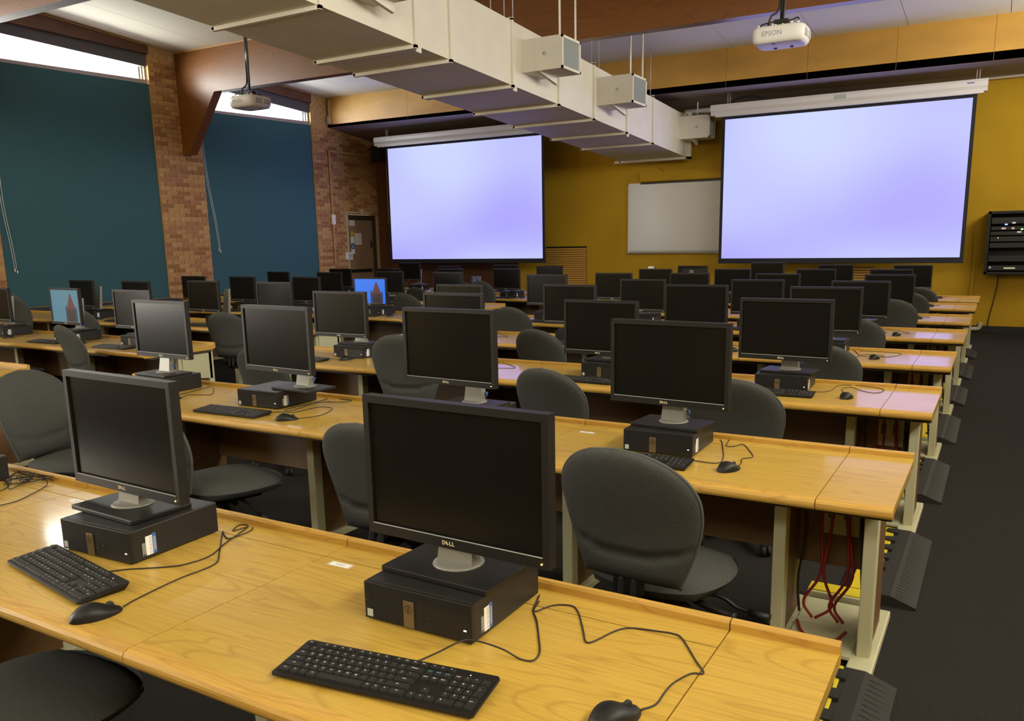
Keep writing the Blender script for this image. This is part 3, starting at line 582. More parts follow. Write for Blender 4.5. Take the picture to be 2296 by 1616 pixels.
# ------------------------------------------------------------------ desks
RY = dict(zip('ABCDEFGH', [.081, 1.808, 3.446, 5.103, 6.802, 8.477, 10.297, 11.832]))
LY = {'1': 1.745, '2': 3.31, '3': 5.03, '4': 6.72, '5': 8.40, '6': 10.2, '7': 11.75}
ORD = ['first', 'second', 'third', 'fourth', 'fifth', 'sixth', 'seventh', 'eighth']
def nosing_profile(x0):
    return [(-.718 + .022, .692), (-.718 + .006, .696), (-.718 + .001, .704), (-.718, .711), (-.718 + .001, .718), (-.718 + .006, .726), (-.718 + .018, .7302), (-.718 + .045, .7304), (-.718 + .045, .692)]
def desk(label, grp, yr, xs, posts, endmod=None, endcap=None):
    t = thing('computer_desk', label, 'desk', (xs[0], yr, 0), 0, grp); X0 = xs[0]
    me_cache = {}
    for i in range(len(xs) - 1):
        a, b = xs[i + 1] - X0 + .0015, xs[i] - X0 - .0015
        if i == 0: b += .0015
        flap = i > 0
        y1 = -.113 if flap else -.022
        put('worktop', MB().box(a, -.673, .70, b, y1, .73).mesh('worktop', OAK), t)
        if flap: put('cable_flap', MB().box(a, -.109, .702, b, -.022, .73).mesh('cable_flap', OAK), t)
        put('front_edge', MB().prism(nosing_profile(0), 'x', a, b, 0, False).mesh('front_edge', OAKE), t)
        put('rear_lip', MB().prism([(-.022, .70), (0, .70), (0, .747), (-.004, .752), (-.017, .752), (-.022, .746)], 'x', a, b).mesh('rear_lip', OAKE), t)
    L = xs[-1] - X0
    put('under_frame', MB().box(L + .01, -.66, .672, -.006, -.04, .699).mesh('under_frame', DARKW), t)
    put('modesty_panel', MB().box(L + .05, -.07, .30, -.42, -.05, .672).mesh('modesty_panel', BROWN), t)
    for k, px in enumerate(posts):
        q = px - X0
        lp = put('leg_panel', MB().box(q - .016, -.30, .04, q + .016, -.02, .672).mesh('leg_panel', BROWN), t)
        put('leg_post', MB().bbox(q - .024, -.36, .03, q + .024, -.30, .672, .004).mesh('leg_post', CREAM), lp)
        put('leg_foot', MB().bbox(q - .045, -.47, 0, q + .045, .11, .035, .006).mesh('leg_foot', CREAM), lp)
    if endmod:
        a, b = posts[1] - X0, posts[0] - X0
        put('back_panel', MB().box(a, -.06, .26, b, -.045, .672).mesh('back_panel', BROWN), t)
        put('cable_tray', MB().box(a + .04, -.40, .03, b - .04, .08, .042).mesh('cable_tray', CREAM), t)
        put('yellow_tray', MB().box(a + .03, .115, .055, b - .03, .20, .068).mesh('yellow_tray', YEL), t)
        put('cable_duct', MB().box(a + .03, .10, .0, b - .03, .115, .062).box(a + .03, .115, 0, b - .03, .2, .055).mesh('cable_duct', CREAM), t)
        bx = put('power_box', MB().bbox(a + .11, -.085, .40, a + .25, -.06, .60, .006).mesh('power_box', CONDUIT), t)
        put('socket', MB().box(a + .13, -.092, .47, a + .155, -.085, .53).box(a + .19, -.092, .47, a + .215, -.085, .53).mesh('socket', BROWN), bx)
        rc = MB()
        for x0_, x1_, x2_ in ((.10, .12, .06), (.14, .13, .17), (.2, .22, .16), (.205, .24, .18)): rc.tube(smooth_path([(a + x0_, -.1, .60), (a + x0_ + .01, -.12, .45), (a + x1_, -.13, .25), (a + x2_, -.14, .12), (a + x1_ - .02, -.16, .06)]), .006, 5)
        rc.tube(smooth_path([(a + .05, -.2, .055), (a + .1, -.3, .05), (a + .2, -.32, .05), (a + .24, -.22, .055)]), .006, 5)
        put('red_cable', rc.mesh('red_cable', REDC), t)
        put('black_cable', MB().tube(smooth_path([(a + .04, -.1, .6), (a + .05, -.11, .4), (a + .03, -.12, .2), (a + .04, -.12, .06)]), .006, 5).tube(smooth_path([(a + .26, -.1, .5), (a + .27, -.11, .25), (a + .29, -.12, .06)]), .006, 5).mesh('black_cable', CABLE), t)
    if endcap:
        put('end_edge', MB().bbox(-.022, -.70, .688, .004, -.022, .731, .004).mesh('end_edge', OAKE), t)
        put('end_apron', MB().add([(.0 - .03, y, z) for y, z in ((-.33, .69), (-.03, .69), (-.03, .43), (-.33, .47))] + [(-.05, y, z) for y, z in ((-.33, .69), (-.03, .69), (-.03, .43), (-.33, .47))], [(0, 3, 2, 1), (4, 5, 6, 7), (2, 3, 7, 6), (0, 1, 5, 4), (1, 2, 6, 5), (3, 0, 4, 7)]).mesh('end_apron', CREAM), t)
        put('rear_post', MB().bbox(-.075, -.06, .03, -.03, -.01, .69, .004).mesh('rear_post', CREAM), t)
        put('yellow_tray', MB().box(-.5, -.16, .05, -.08, -.02, .10).mesh('yellow_tray', YEL), t)
    return t
AX = [0.0, -.228, -1.33, -2.553, -3.66, -4.78]
for i, k in enumerate('ABCDEFGH'):
    dx = {'A': .01, 'E': .012}.get(k, 0)
    xs = [x + dx for x in AX] if k == 'A' else [0 + dx, -.236, -1.41, -2.555, -3.68, -4.80]
    desk('oak desk row %s from the camera, beside the carpeted aisle' % ORD[i], 'oak desk rows by the carpeted aisle', RY[k], xs, [-.098, -.42, -1.335, -2.86, -3.95, -4.70], True)
for i, k in enumerate('1234567'):
    x0 = {'1': -5.94, '2': -5.83, '3': -5.9, '4': -5.9, '5': -5.90}.get(k, -5.9)
    desk('oak desk row %s from the camera, on the brick window wall side' % ORD[i], 'oak desk rows by the brick window wall', LY[k], [x0, -7.0, -8.2, -9.4, -10.6, -11.9], [x0 - .07, -7.2, -8.4, -9.6, -10.8, -11.8], None, True)

# name cards under film on the desks
for x, y, rz, lb in ((-1.238, -.058, .02, 'white name card taped on the first aisle desk beside the front computer'), (-2.43, -.05, .02, 'white name card taped on the first aisle desk behind the second computer'), (-1.33, 1.64, 0, 'white name card taped on the second aisle desk'), (-1.2, 3.31, 0, 'white name card taped on the third aisle desk')):
    t = thing('name_card', lb, 'name card', (x, y, .7304), rz, 'name cards on the desks')
    put('card', MB().box(-.032, -.0105, 0, .032, .0105, .0006).mesh('card', WHITEL), t)
    put('film', MB().box(-.039, -.014, 0, .039, .014, .0003).mesh('film', mat('clear_film', (.6, .52, .34), .25)), t)
    put('card_lettering', text_mesh('OLPC 5', .0095, BLKM), t, (0, -.001, .0008))

# ------------------------------------------------------------------ computers, monitors, keyboards, mice
def pc_meshes():
    W, D, H = .290, .292, .0926
    body = MB().bbox(0, .006, .003, W, D, H, .003).box(.02, .02, 0, .05, .05, .004).box(W - .05, .02, 0, W - .02, .05, .004).box(.02, D - .05, 0, .05, D - .02, .004).box(W - .05, D - .05, 0, W - .02, D - .02, .004)
    body.box(W - .0005, .03, H - .022, W + .0003, D - .01, H - .0205)
    bez = MB().bbox(0, -.004, .004, W, .008, H - .001, .002)
    hexes = MB(); rr = .0034
    for j in range(11):
        for i in range(42):
            x = .008 + i * .0067 + (.0034 if j % 2 else 0); z = .010 + j * .0075
            if x > W - .008 or (x > .108 and z < .064): continue
            vs = [(x + math.cos(R(60 * q + 30)) * rr * .8, -.0046, z + math.sin(R(60 * q + 30)) * rr) for q in range(6)]
            hexes.add(vs, [(0, 1, 2, 3, 4, 5)])
    badge = MB().bbox(.112, -.0065, .006, .140, -.003, .068, .001)
    ring = MB(); n = 24
    for k in range(n):
        a, b = 2 * PI * k / n, 2 * PI * (k + 1) / n
        ring.add([(.126 + math.cos(q) * r_, -.007, .050 + math.sin(q) * r_) for q, r_ in ((a, .0085), (b, .0085), (b, .0098), (a, .0098))], [(0, 1, 2, 3)])
    text_into(ring, 'DELL', .0062, Matrix.Translation((.126, -.0072, .050)) @ Matrix.Rotation(R(90), 4, 'X') @ Matrix.Rotation(R(90), 4, 'Z'), 0, .0002)
    ports = MB()
    for x in (.152, .174):
        for z in (.026, .038): ports.box(x, -.0048, z, x + .013, -.0042, z + .006)
    ports.lathe([(.001, 0), (.002, .001)], 8, (.195, -.0045, .024))
    led = MB().box(.270, -.0052, .030, .277, -.0042, .033)
    stick = MB().box(.008, -.0052, .010, .024, -.0044, .028)
    lab = MB().box(W, .045, .012, W + .0008, .066, .066); labb = MB().box(W, .066, .012, W + .0008, .078, .070)
    bars = MB()
    for k in range(13): bars.box(W + .0008, .056, .015 + k * .0037, W + .001, .065, .0165 + k * .0037 + .001 * (k % 3 == 0))
    for k in range(3): bars.box(W + .0008, .069 + k * .003, .02, W + .001, .0705 + k * .003, .06)
    small = MB()
    for k in range(4): small.box(W, .034 + k * .003, .014 + .004 * (k % 2), W + .0004, .0355 + k * .003, .050)
    return dict(body=body.mesh('case', BLKM), bez=bez.mesh('front_bezel', BLK), hexes=hexes.mesh('vent_mesh', mat('vent_hole', (.004, .004, .004), .9)), badge=badge.mesh('badge_strip', BRONZE), ring=ring.mesh('round_logo', BLK), ports=ports.mesh('usb_port', GAP), led=led.mesh('power_light', LED_W), stick=stick.mesh('square_sticker', GRILL), lab=lab.mesh('barcode_label', WHITEL), labb=labb.mesh('label_band', BLUEL), bars=bars.mesh('barcode_print', GRILL), small=small.mesh('side_print', GRILL))
PCM = pc_meshes()
def pc(x, y, rz, label, grp, near):
    t = thing('desktop_computer', label, 'computer', (x, y, .7304), rz, grp)
    put('case', PCM['body'], t); bz = put('front_bezel', PCM['bez'], t)
    put('vent_mesh', PCM['hexes'], bz); bd = put('badge_strip', PCM['badge'], bz)
    put('power_light', PCM['led'], bz)
    l_ = put('barcode_label', PCM['lab'], t); put('label_band', PCM['labb'], l_)
    if near: put('round_logo', PCM['ring'], bz); put('usb_port', PCM['ports'], bz); put('square_sticker', PCM['stick'], bz); put('barcode_print', PCM['bars'], l_); put('side_print', PCM['small'], t)
    return t

MW, MH = .515, .343
def monitor_meshes():
    b = .0165; w2 = MW / 2
    fr = MB()
    for x0, x1, z0, z1 in ((-w2, w2, MH - .018, MH), (-w2, w2, 0, .026), (-w2, -w2 + b, .026, MH - .018), (w2 - b, w2, .026, MH - .018)): fr.box(x0, 0, z0, x1, .03, z1)
    ln = MB().box(-w2 + b, -.0012, .0255, w2 - b, .0, .0275)
    sc_ = MB().box(-w2 + b - .001, .006, .025, w2 - b + .001, .010, MH - .017)
    bk = MB().add([(-w2 + .002, .03, .002), (w2 - .002, .03, .002), (w2 - .002, .03, MH - .002), (-w2 + .002, .03, MH - .002), (-.17, .058, .05), (.17, .058, .05), (.17, .058, MH - .05), (-.17, .058, MH - .05)], [(4, 5, 6, 7)[::-1], (0, 1, 5, 4)[::-1], (1, 2, 6, 5)[::-1], (2, 3, 7, 6)[::-1], (3, 0, 4, 7)[::-1]])
    logo = MB(); x = -.0185
    def ch(c, xx, rot=0, s=.0135): text_into(logo, c, s, Matrix.Translation((xx, -.0008, .0125)) @ Matrix.Rotation(R(90), 4, 'X') @ Matrix.Rotation(R(rot), 4, 'Z'), 0, .0005)
    ch('D', -.0138); ch('E', -.0046, 35, .0118); ch('L', .0048); ch('L', .0128)
    led = MB().lathe([(.0006, 0), (.0022, .0004), (.0022, .0012), (.0006, .0016)], 8)
    base = MB()
    base.bbox(-.148, -.095, 0, .148, .095, .014, .003)
    neck = MB(); prof = [(-.042, .045), (.042, .045), (.05, .014), (-.05, .014)]
    neck.add([(-.05, .0, .014), (.05, .0, .014), (.034, .045, .30), (-.034, .045, .30), (-.05, .035, .014), (.05, .035, .014), (.034, .07, .30), (-.034, .07, .30)], [(0, 1, 2, 3), (7, 6, 5, 4), (0, 4, 5, 1), (1, 5, 6, 2), (2, 6, 7, 3), (3, 7, 4, 0)])
    neck.lathe([(.062, .0138), (.058, .018), (.05, .02)], 20, (0, .018, 0))
    clip = MB().box(.03, .035, .055, .062, .043, .062).tube(smooth_path([(.06, .03, .04), (.066, .028, .05), (.06, .026, .062)]), .003, 5)
    return dict(fr=fr.mesh('bezel', BLK), ln=ln.mesh('bezel_line', GRILL), sc=sc_.mesh('screen', SCRN), bk=bk.mesh('back_cover', BLK), logo=logo.mesh('logo_lettering', mat('logo_gold', (.75, .66, .42), .4)), leda=led.mesh('power_light', LED_A), ledw=led.mesh('power_light', LED_W), ledb=led.mesh('power_light', LED_B), base=base.mesh('stand_base', BLK), neck=neck.mesh('stand_neck', SILV), clip=clip.mesh('cable_clip', BLUEL))
MM = monitor_meshes()
def wallpaper(sky):
    """the pictured turret: flat picture shown on the screen"""
    me = []
    w2 = MW / 2 - .0165; z0, z1 = .026, MH - .018; H = z1 - z0
    me.append(('wallpaper_sky', MB().add([(-w2, .0055, z0), (w2, .0055, z0), (w2, .0055, z1), (-w2, .0055, z1)], [(0, 1, 2, 3)]).mesh('wallpaper_sky', sky)))
    f = lambda u, v, y=.005: (-w2 + u * 2 * w2, y, z0 + v * H)
    wl_ = MB().add([f(.56, 0), f(.86, 0), f(.86, .42), f(.56, .42)], [(0, 1, 2, 3)]).add([f(.51, 0), f(.555, 0), f(.555, .47), f(.533, .55), f(.51, .47)], [(0, 1, 2, 3, 4)]).add([f(.865, 0), f(.905, 0), f(.905, .42), f(.885, .52), f(.865, .42)], [(0, 1, 2, 3, 4)])
    me.append(('wallpaper_wall', wl_.mesh('wallpaper_wall', TOWW)))
    me.append(('wallpaper_roof', MB().add([f(.555, .40, .0048), f(.865, .40, .0048), f(.71, .93, .0048)], [(0, 1, 2)]).mesh('wallpaper_roof', TOWR)))
    return me
WPB, WPT = wallpaper(SKYB), wallpaper(SKYT)
def monitor(x, y, zt, rz, label, grp, near=False, img=None, led='leda', rear=False, by=None, tiltx=0):
    """by: world y of the stand base centre"""
    byy = .075 if by is None else by - y
    t = thing('computer_monitor', label, 'monitor', (x, y, .823), rz + (PI if rear else 0), grp)
    s = -1 if rear else 1
    pb = zt - MH - .823
    put('stand_base', MM['base'], t, (0, s * byy, 0))
    nk = put('stand_neck', MM['neck'], t, (0, max(s * byy - .01, .0), 0), None)
    p = put('bezel', MM['fr'], t, (0, 0, pb))
    if near: put('cable_clip', MM['clip'], nk)
    put('screen', MM['sc'], p); put('back_cover', MM['bk'], p); put('bezel_line', MM['ln'], p)
    put('logo_lettering', MM['logo'], p, (-.012, 0, 0)); put('power_light', MM[led], p, (MW / 2 - .018, -.0012, .012), (R(90), 0, 0))
    for n_, me in (img or ()): put(n_, me, p)
    return t

# keyboard ----------------------------------------------------------
U = .019; KX0 = .0075; KY0 = .0105
def key_list():
    K = []
    def row(y, items, x=0, h=.0165):
        for it in items:
            if it is None or isinstance(it, float): x += it or 0; continue
            n, wd = it; K.append((n, KX0 + x * U, KY0 + y * U * .985, wd * U - .0022, h)); x += wd
    row(0, [('Ctrl', 1.5), ('Fn', 1), ('::', 1), ('Alt', 1.25), ('', 5.5), ('Alt', 1), ('Gr', 1), ('=', 1), ('Ctrl', 1.75)])
    row(1, [('Shift', 2.25)] + [(c, 1) for c in 'ZXCVBNM,./'] + [('Shift', 2.75)])
    row(2, [('Caps', 1.75)] + [(c, 1) for c in "ASDFGHJKL;'"] + [('Enter', 2.25)])
    row(3, [('Tab', 1.5)] + [(c, 1) for c in 'QWERTYUIOP[]'] + [('\\', 1.5)])
    row(4, [(c, 1) for c in '`1234567890-='] + [('Backspace', 2)])
    fr = [('Esc', 1), 1.0] + [('F%d' % k, 1) for k in range(1, 5)] + [.5] + [('F%d' % k, 1) for k in range(5, 9)] + [.5] + [('F%d' % k, 1) for k in range(9, 13)] + [.25, ('<', 1), ('o', 1), ('>', 1)]
    row(5.15, fr, 0, .0115)
    row(4, [('Insert', 1), ('Home', 1), ('Pg Up', 1)], 15.25); row(3, [('Delete', 1), ('End', 1), ('Pg Dn', 1)], 15.25)
    row(1, [('^', 1)], 16.25); row(0, [('<', 1), ('v', 1), ('>', 1)], 15.25)
    row(4, [('Num', 1), ('/', 1), ('*', 1), ('-', 1)], 18.5); row(3, [('7', 1), ('8', 1), ('9', 1)], 18.5); row(2, [('4', 1), ('5', 1), ('6', 1)], 18.5)
    row(1, [('1', 1), ('2', 1), ('3', 1)], 18.5); row(0, [('0', 2), ('.', 1)], 18.5)
    K.append(('+', KX0 + 21.5 * U, KY0 + 2 * U * .985, U - .0022, U + .0163)); K.append(('Enter', KX0 + 21.5 * U, KY0, U - .0022, U + .0163))
    return K
KEYS = key_list()
def key_mesh(wd, h, mb=None, ox=0, oy=0, oz=0):
    m = mb or MB(); z1 = .0045; i_ = .0014
    m.add([(ox + x, oy + y, oz + z) for x, y, z in ((0, 0, 0), (wd, 0, 0), (wd, h, 0), (0, h, 0), (i_, i_ * .8, z1), (wd - i_, i_ * .8, z1), (wd - i_, h - i_ * .6, z1), (i_, h - i_ * .6, z1))], [(4, 5, 6, 7), (0, 1, 5, 4), (1, 2, 6, 5), (2, 3, 7, 6), (3, 0, 4, 7)])
    return m
KMESH = {}
KW, KD = .4425, .127
def kb_body():
    mb = MB()
    o = [(.004, 0), (KW - .004, 0), (KW, .004), (KW, KD - .006), (KW - .006, KD), (.006, KD), (0, KD - .006), (0, .004)]
    zt = lambda y: .0105 + y * .075
    vs = [(x, y, zt(y)) for x, y in o] + [(x, y, zt(y) - .005) for x, y in o] + [(.008 + x * (KW - .016) / KW, .008 + y * (KD - .016) / KD, .001) for x, y in o]
    fs = [tuple(range(8))] + [(8 + i, 8 + (i + 1) % 8, (i + 1) % 8, i) for i in range(8)] + [(16 + i, 16 + (i + 1) % 8, 8 + (i + 1) % 8, 8 + i) for i in range(8)] + [tuple(23 - i for i in range(8))]
    mb.add(vs, fs); mb.box(.03, KD - .02, 0, .06, KD - .012, .016).box(KW - .06, KD - .02, 0, KW - .03, KD - .012, .016)
    return mb.mesh('keyboard_body', BLK)
KBODY = kb_body()
KLOW = MB()
for n_, x, y, wd, h in KEYS: key_mesh(wd, h, KLOW, x, y, .0105 + y * .075)
KLOW = KLOW.mesh('keys', KEYM)
KPRINT = MB()
for n_, x, y, wd, h in KEYS:
    if not n_: continue
    s = .0062 if len(n_) == 1 else .0042 if len(n_) < 4 else .0036
    M = Matrix.Translation((x + min(wd / 2, .0085) if len(n_) == 1 else x + wd / 2, y + h * .62, .0105 + (y + h * .62) * .075 + .0047)) @ Matrix.Rotation(math.atan(.075), 4, 'X')
    text_into(KPRINT, n_, s, M, 1 if n_ in ('Insert', 'Home', 'Pg Up') else 0, .0001)
KPRINT = KPRINT.mesh('key_legends', LEGEND, TEALP)
KLED = MB().box(.385, KD - .018, .0205, .387, KD - .016, .0212).mesh('lock_light', LED_W)
def keyboard(x, y, rz, label, grp, detail=0, cable=None):
    t = thing('keyboard', label, 'keyboard', (x, y, .7304), rz, grp)
    b = put('keyboard_body', KBODY, t)
    if detail:
        for n_, kx, ky, wd, h in KEYS:
            k = (round(wd, 4), round(h, 4))
            if k not in KMESH: KMESH[k] = key_mesh(wd, h).mesh('key', KEYM)
            put('key', KMESH[k], t, (kx, ky, .0105 + ky * .075), (math.atan(.075), 0, 0))
        put('key_legends', KPRINT, t, kind='stuff'); put('lock_light', KLED, b)
    else: put('keys', KLOW, t, kind='stuff'); put('key_legends', KPRINT, t, kind='stuff')
    if cable: put('keyboard_cable', MB().tube(to_local(t, smooth_path(cable)), .0019, 6).mesh('keyboard_cable', CABLE), t)
    return t
def mouse_mesh():
    L, W2, H = .116, .031, .036
    def fn(u, v):
        a = PI * u; y = (v - .5) * L; e = max(0, 1 - abs(2 * v - 1) ** 2.6) ** .5
        wd = W2 * e * (1 - .08 * math.cos(2 * PI * v)) ; hh = H * e ** .8 * (1 - .28 * (v - .35) ** 2 * 4) * (.62 + .38 * math.sin(PI * min(1, v * 1.2 + .1)))
        return (-wd * math.cos(a), y, hh * math.sin(a) ** .7 if a > 0 else 0)
    body = MB().grid(fn, 16, 20)
    wheel = MB().lathe([(.004, -.003), (.0105, -.002), (.0105, .002), (.004, .003)], 14)
    split = MB().tube([fn(.5, v) for v in (.68, .76, .84, .92, .97)], .0006, 4)
    return body.mesh('mouse_body', BLK), wheel.mesh('scroll_wheel', RUB), split.mesh('button_split', GAP)
MOUSE = mouse_mesh()
def mouse(x, y, rz, label, grp, cable=None):
    t = thing('computer_mouse', label, 'mouse', (x, y, .7304), rz, grp)
    b = put('mouse_body', MOUSE[0], t); put('scroll_wheel', MOUSE[1], b, (0, .030, .0165), (0, R(90), 0)); put('button_split', MOUSE[2], b)
    if cable: put('mouse_cable', MB().tube(to_local(t, smooth_path(cable)), .0018, 6).mesh('mouse_cable', CABLE), t)
    return t
def flat(pts, z=.7325): return [(x, y, z) for x, y in pts]

MONS = [('R', 'A', 1, -0.815, -0.13, 1.217), ('R', 'A', 2, -1.925, -0.2, 1.217), ('R', 'B', 1, -0.903, 1.5, 1.257), ('R', 'B', 2, -1.9, 1.38, 1.29), ('R', 'B', 3, -2.98, 1.38, 1.277), ('R', 'B', 4, -4.146, 1.56, 1.268),
('R', 'C', 1, -0.792, 3.05, 1.25), ('R', 'C', 2, -1.926, 3.05, 1.219), ('R', 'C', 3, -3.047, 3.05, 1.246), ('R', 'C', 4, -4.09, 3.05, 1.242), ('R', 'D', 1, -0.881, 4.75, 1.229), ('R', 'D', 2, -1.865, 4.72, 1.236), ('R', 'D', 3, -2.986, 4.7, 1.225), ('R', 'D', 4, -4.131, 4.7, 1.213),
('R', 'E', 1, -0.886, 6.5, 1.195), ('R', 'E', 2, -1.835, 6.5, 1.2), ('R', 'E', 3, -3.039, 6.5, 1.195), ('R', 'E', 4, -4.138, 6.4, 1.243), ('R', 'F', 1, -0.825, 8.2, 1.19), ('R', 'F', 2, -2.036, 8.2, 1.195), ('R', 'F', 3, -3.11, 8.2, 1.197), ('R', 'F', 4, -4.131, 8.2, 1.195),
('R', 'G', 1, -1.007, 10.0, 1.19), ('R', 'G', 2, -1.947, 10.0, 1.19), ('R', 'G', 3, -3.09, 10.0, 1.19), ('R', 'G', 4, -4.233, 9.95, 1.19), ('R', 'H', 1, -0.881, 11.5, 1.201), ('R', 'H', 2, -1.953, 11.55, 1.208), ('R', 'H', 3, -2.969, 11.5, 1.245), ('R', 'H', 4, -4.205, 11.6, 1.19),
('L', '2', 1, -6.438, 2.95, 1.225), ('L', '2', 2, -7.451, 2.95, 1.228), ('L', '2', 3, -8.65, 2.95, 1.216), ('L', '3', 1, -6.443, 4.6, 1.22), ('L', '3', 2, -7.433, 4.5, 1.23), ('L', '3', 3, -8.908, 4.7, 1.204), ('L', '3', 4, -9.845, 4.6, 1.211),
('L', '4', 1, -6.591, 6.3, 1.195), ('L', '4', 2, -7.777, 6.4, 1.195), ('L', '4', 3, -8.994, 6.4, 1.19), ('L', '4', 4, -10.02, 6.4, 1.19), ('L', '5', 1, -6.719, 8.15, 1.197), ('L', '5', 2, -7.751, 8.1, 1.209), ('L', '5', 3, -8.967, 8.1, 1.19), ('L', '5', 4, -10.2, 8.2, 1.19),
('L', '6', 1, -6.735, 9.8, 1.197), ('L', '6', 2, -7.847, 9.8, 1.195), ('L', '6', 3, -9.252, 9.9, 1.19), ('L', '6', 4, -10.308, 9.8, 1.19), ('L', '7', 1, -6.701, 11.2, 1.199), ('L', '7', 2, -7.736, 11.4, 1.21), ('L', '7', 3, -9.004, 11.4, 1.19), ('L', '7', 4, -9.808, 11.2, 1.26)]
HERO_PC = {('R', 'C', 4): (-4.235, 3.125, .02), ('R', 'A', 1): (-.9645, -.268, .013), ('R', 'A', 2): (-2.025, -.335, .04), ('R', 'B', 3): (-3.31, 1.395, .03)}
COLN = ['nearest the aisle', 'second in from the aisle', 'third in from the aisle', 'fourth in from the aisle']
COLL = ['nearest the centre gangway', 'second from the centre gangway', 'third from the centre gangway', 'fourth from the centre gangway']
def where(b, r, c):
    i = 'ABCDEFGH'.index(r) if b == 'R' else int(r) - 1
    return ('%s aisle desk row, %s' % (ORD[i], COLN[c - 1])) if b == 'R' else ('%s window-side desk row, %s' % (ORD[i], COLL[c - 1]))
YAW = {('R', 'A', 1): -1.8, ('R', 'A', 2): -2.2, ('R', 'B', 1): -4, ('R', 'B', 2): -3, ('R', 'B', 3): -4, ('R', 'B', 4): -2, ('L', '2', 2): -3, ('R', 'C', 1): -3}
for b, r, c, x, y, zt in MONS:
    key = (b, r, c); yr = RY[r] if b == 'R' else LY[r]
    near = b == 'R' and r in 'ABC' or (b, r) == ('L', '2')
    if key in HERO_PC: px, py, pr = HERO_PC[key]
    else: px, py, pr = x - .145 + random.uniform(-.02, .02), yr - .40 + random.uniform(-.01, .015), random.uniform(-.02, .05)
    desc = {('L', '2', 2): 'monitor with pale sky and turret', ('L', '4', 1): 'bright blue turret monitor'}.get(key, 'black blank monitor')
    if key == ('R', 'H', 4): desc = 'black monitor seen from its back'
    monitor(x, y, zt, R(YAW.get(key, random.uniform(-3, 1))), '%s on the %s' % (desc, where(b, r, c)), 'monitors on the desks', near,
            WPT if key == ('L', '2', 2) else WPB if key == ('L', '4', 1) else None, 'ledb' if key == ('L', '2', 2) else ('leda' if r in 'AB' else 'ledw'), key == ('R', 'H', 4), py + .15)
    pc(px, py, pr, 'black desktop computer on the %s' % where(b, r, c), 'desktop computers lying under the monitors', near)
    # keyboard and mouse in front
    if key not in (('R', 'A', 1), ('R', 'A', 2), ('R', 'B', 3)):
        kx, ky = x - .26, yr - .615
        kr = random.uniform(-.06, .06); mx, my = x + .34, yr - .46
        if key == ('R', 'B', 1): kx, ky, kr = -1.165, 1.20, .05
        if key == ('R', 'C', 1): kx, ky, kr = -1.035, 2.87, .05
        if key == ('R', 'C', 4): kx, ky, kr = -4.56, 2.83, .0
        kc = flat([(kx + .30, ky + .135), (kx + .40, ky + .18), (kx + .52, ky + .2), (px + .33, yr - .12), (px + .30, yr - .05)])
        if key == ('R', 'C', 1): kc = flat([(-.78, 3.0), (-.70, 3.06), (-.624, 3.09), (-.55, 3.16), (-.54, 3.36), (-.47, 3.40)])
        keyboard(kx, ky, kr, 'black keyboard on the %s' % where(b, r, c), 'keyboards on the desks', 0, kc)
        MX = {('R', 'B', 1): (-.588, 1.318, -.35), ('R', 'C', 1): (-.435, 2.99, -.1), ('R', 'D', 1): (-.503, 4.63, -.2), ('R', 'E', 1): (-.527, 6.25, -.2), ('R', 'F', 1): (-.492, 8.03, -.3), ('R', 'C', 4): (-4.02, 3.02, -.3), ('R', 'G', 1): (-.50, 9.85, -.3), ('R', 'H', 1): (-.50, 11.5, -.3)}
        mx, my, mr = MX.get(key, (mx, my, random.uniform(-.4, .1)))
        hx, hy = mx + .055 * math.sin(-mr), my + .055 * math.cos(mr)
        if key == ('R', 'B', 1): mc = flat([(-.567, 1.37), (-.572, 1.43), (-.585, 1.49), (-.556, 1.534), (-.59, 1.62), (-.645, 1.72), (-.67, 1.67), (-.70, 1.665), (-.72, 1.78)])
        elif key == ('R', 'C', 1): mc = flat([(hx, hy), (-.47, 3.12), (-.50, 3.27), (-.46, 3.33), (-.39, 3.24), (-.32, 3.20), (-.285, 3.28), (-.30, 3.35), (-.36, 3.39), (-.45, 3.41)])
        elif key == ('R', 'D', 1): mc = flat([(hx, hy), (-.46, 4.78), (-.56, 4.84), (-.62, 4.76), (-.5, 4.72), (-.40, 4.80), (-.36, 4.98), (-.5, 5.03), (-.66, 5.04)])
        else: mc = flat([(hx, hy), (hx - .03, hy + .08), (hx + .08, hy + .14), (hx - .02, yr - .16), (px + .33, yr - .06)])
        mouse(mx, my, mr, 'black wired mouse on the %s' % where(b, r, c), 'mice on the desks', mc)
# the two keyboards and mice close to the camera, and the one on the second row
keyboard(-.957, -.561, .14, 'black keyboard on the front desk beside the biggest monitor, its legends readable', 'keyboards on the desks', 1,
         [(-.775, -.49, .745), (-.74, -.41, .738), (-.705, -.355, .748), (-.68, -.322, .76), (-.663, -.297, .762), (-.626, -.287, .758), (-.590, -.277, .748)] + flat([(-.556, -.269), (-.53, -.262), (-.534, -.227), (-.566, -.173), (-.612, -.101), (-.643, -.061), (-.662, -.008), (-.672, .02)]))
keyboard(-2.052, -.480, -.158, 'black keyboard turned at an angle on the front desk with a mouse at its corner', 'keyboards on the desks', 1,
         flat([(-1.76, -.395), (-1.72, -.35), (-1.679, -.32), (-1.635, -.285), (-1.612, -.255), (-1.602, -.183), (-1.648, -.087), (-1.69, .02), (-1.71, .045), (-1.735, .035), (-1.71, -.01), (-1.70, .03)]))
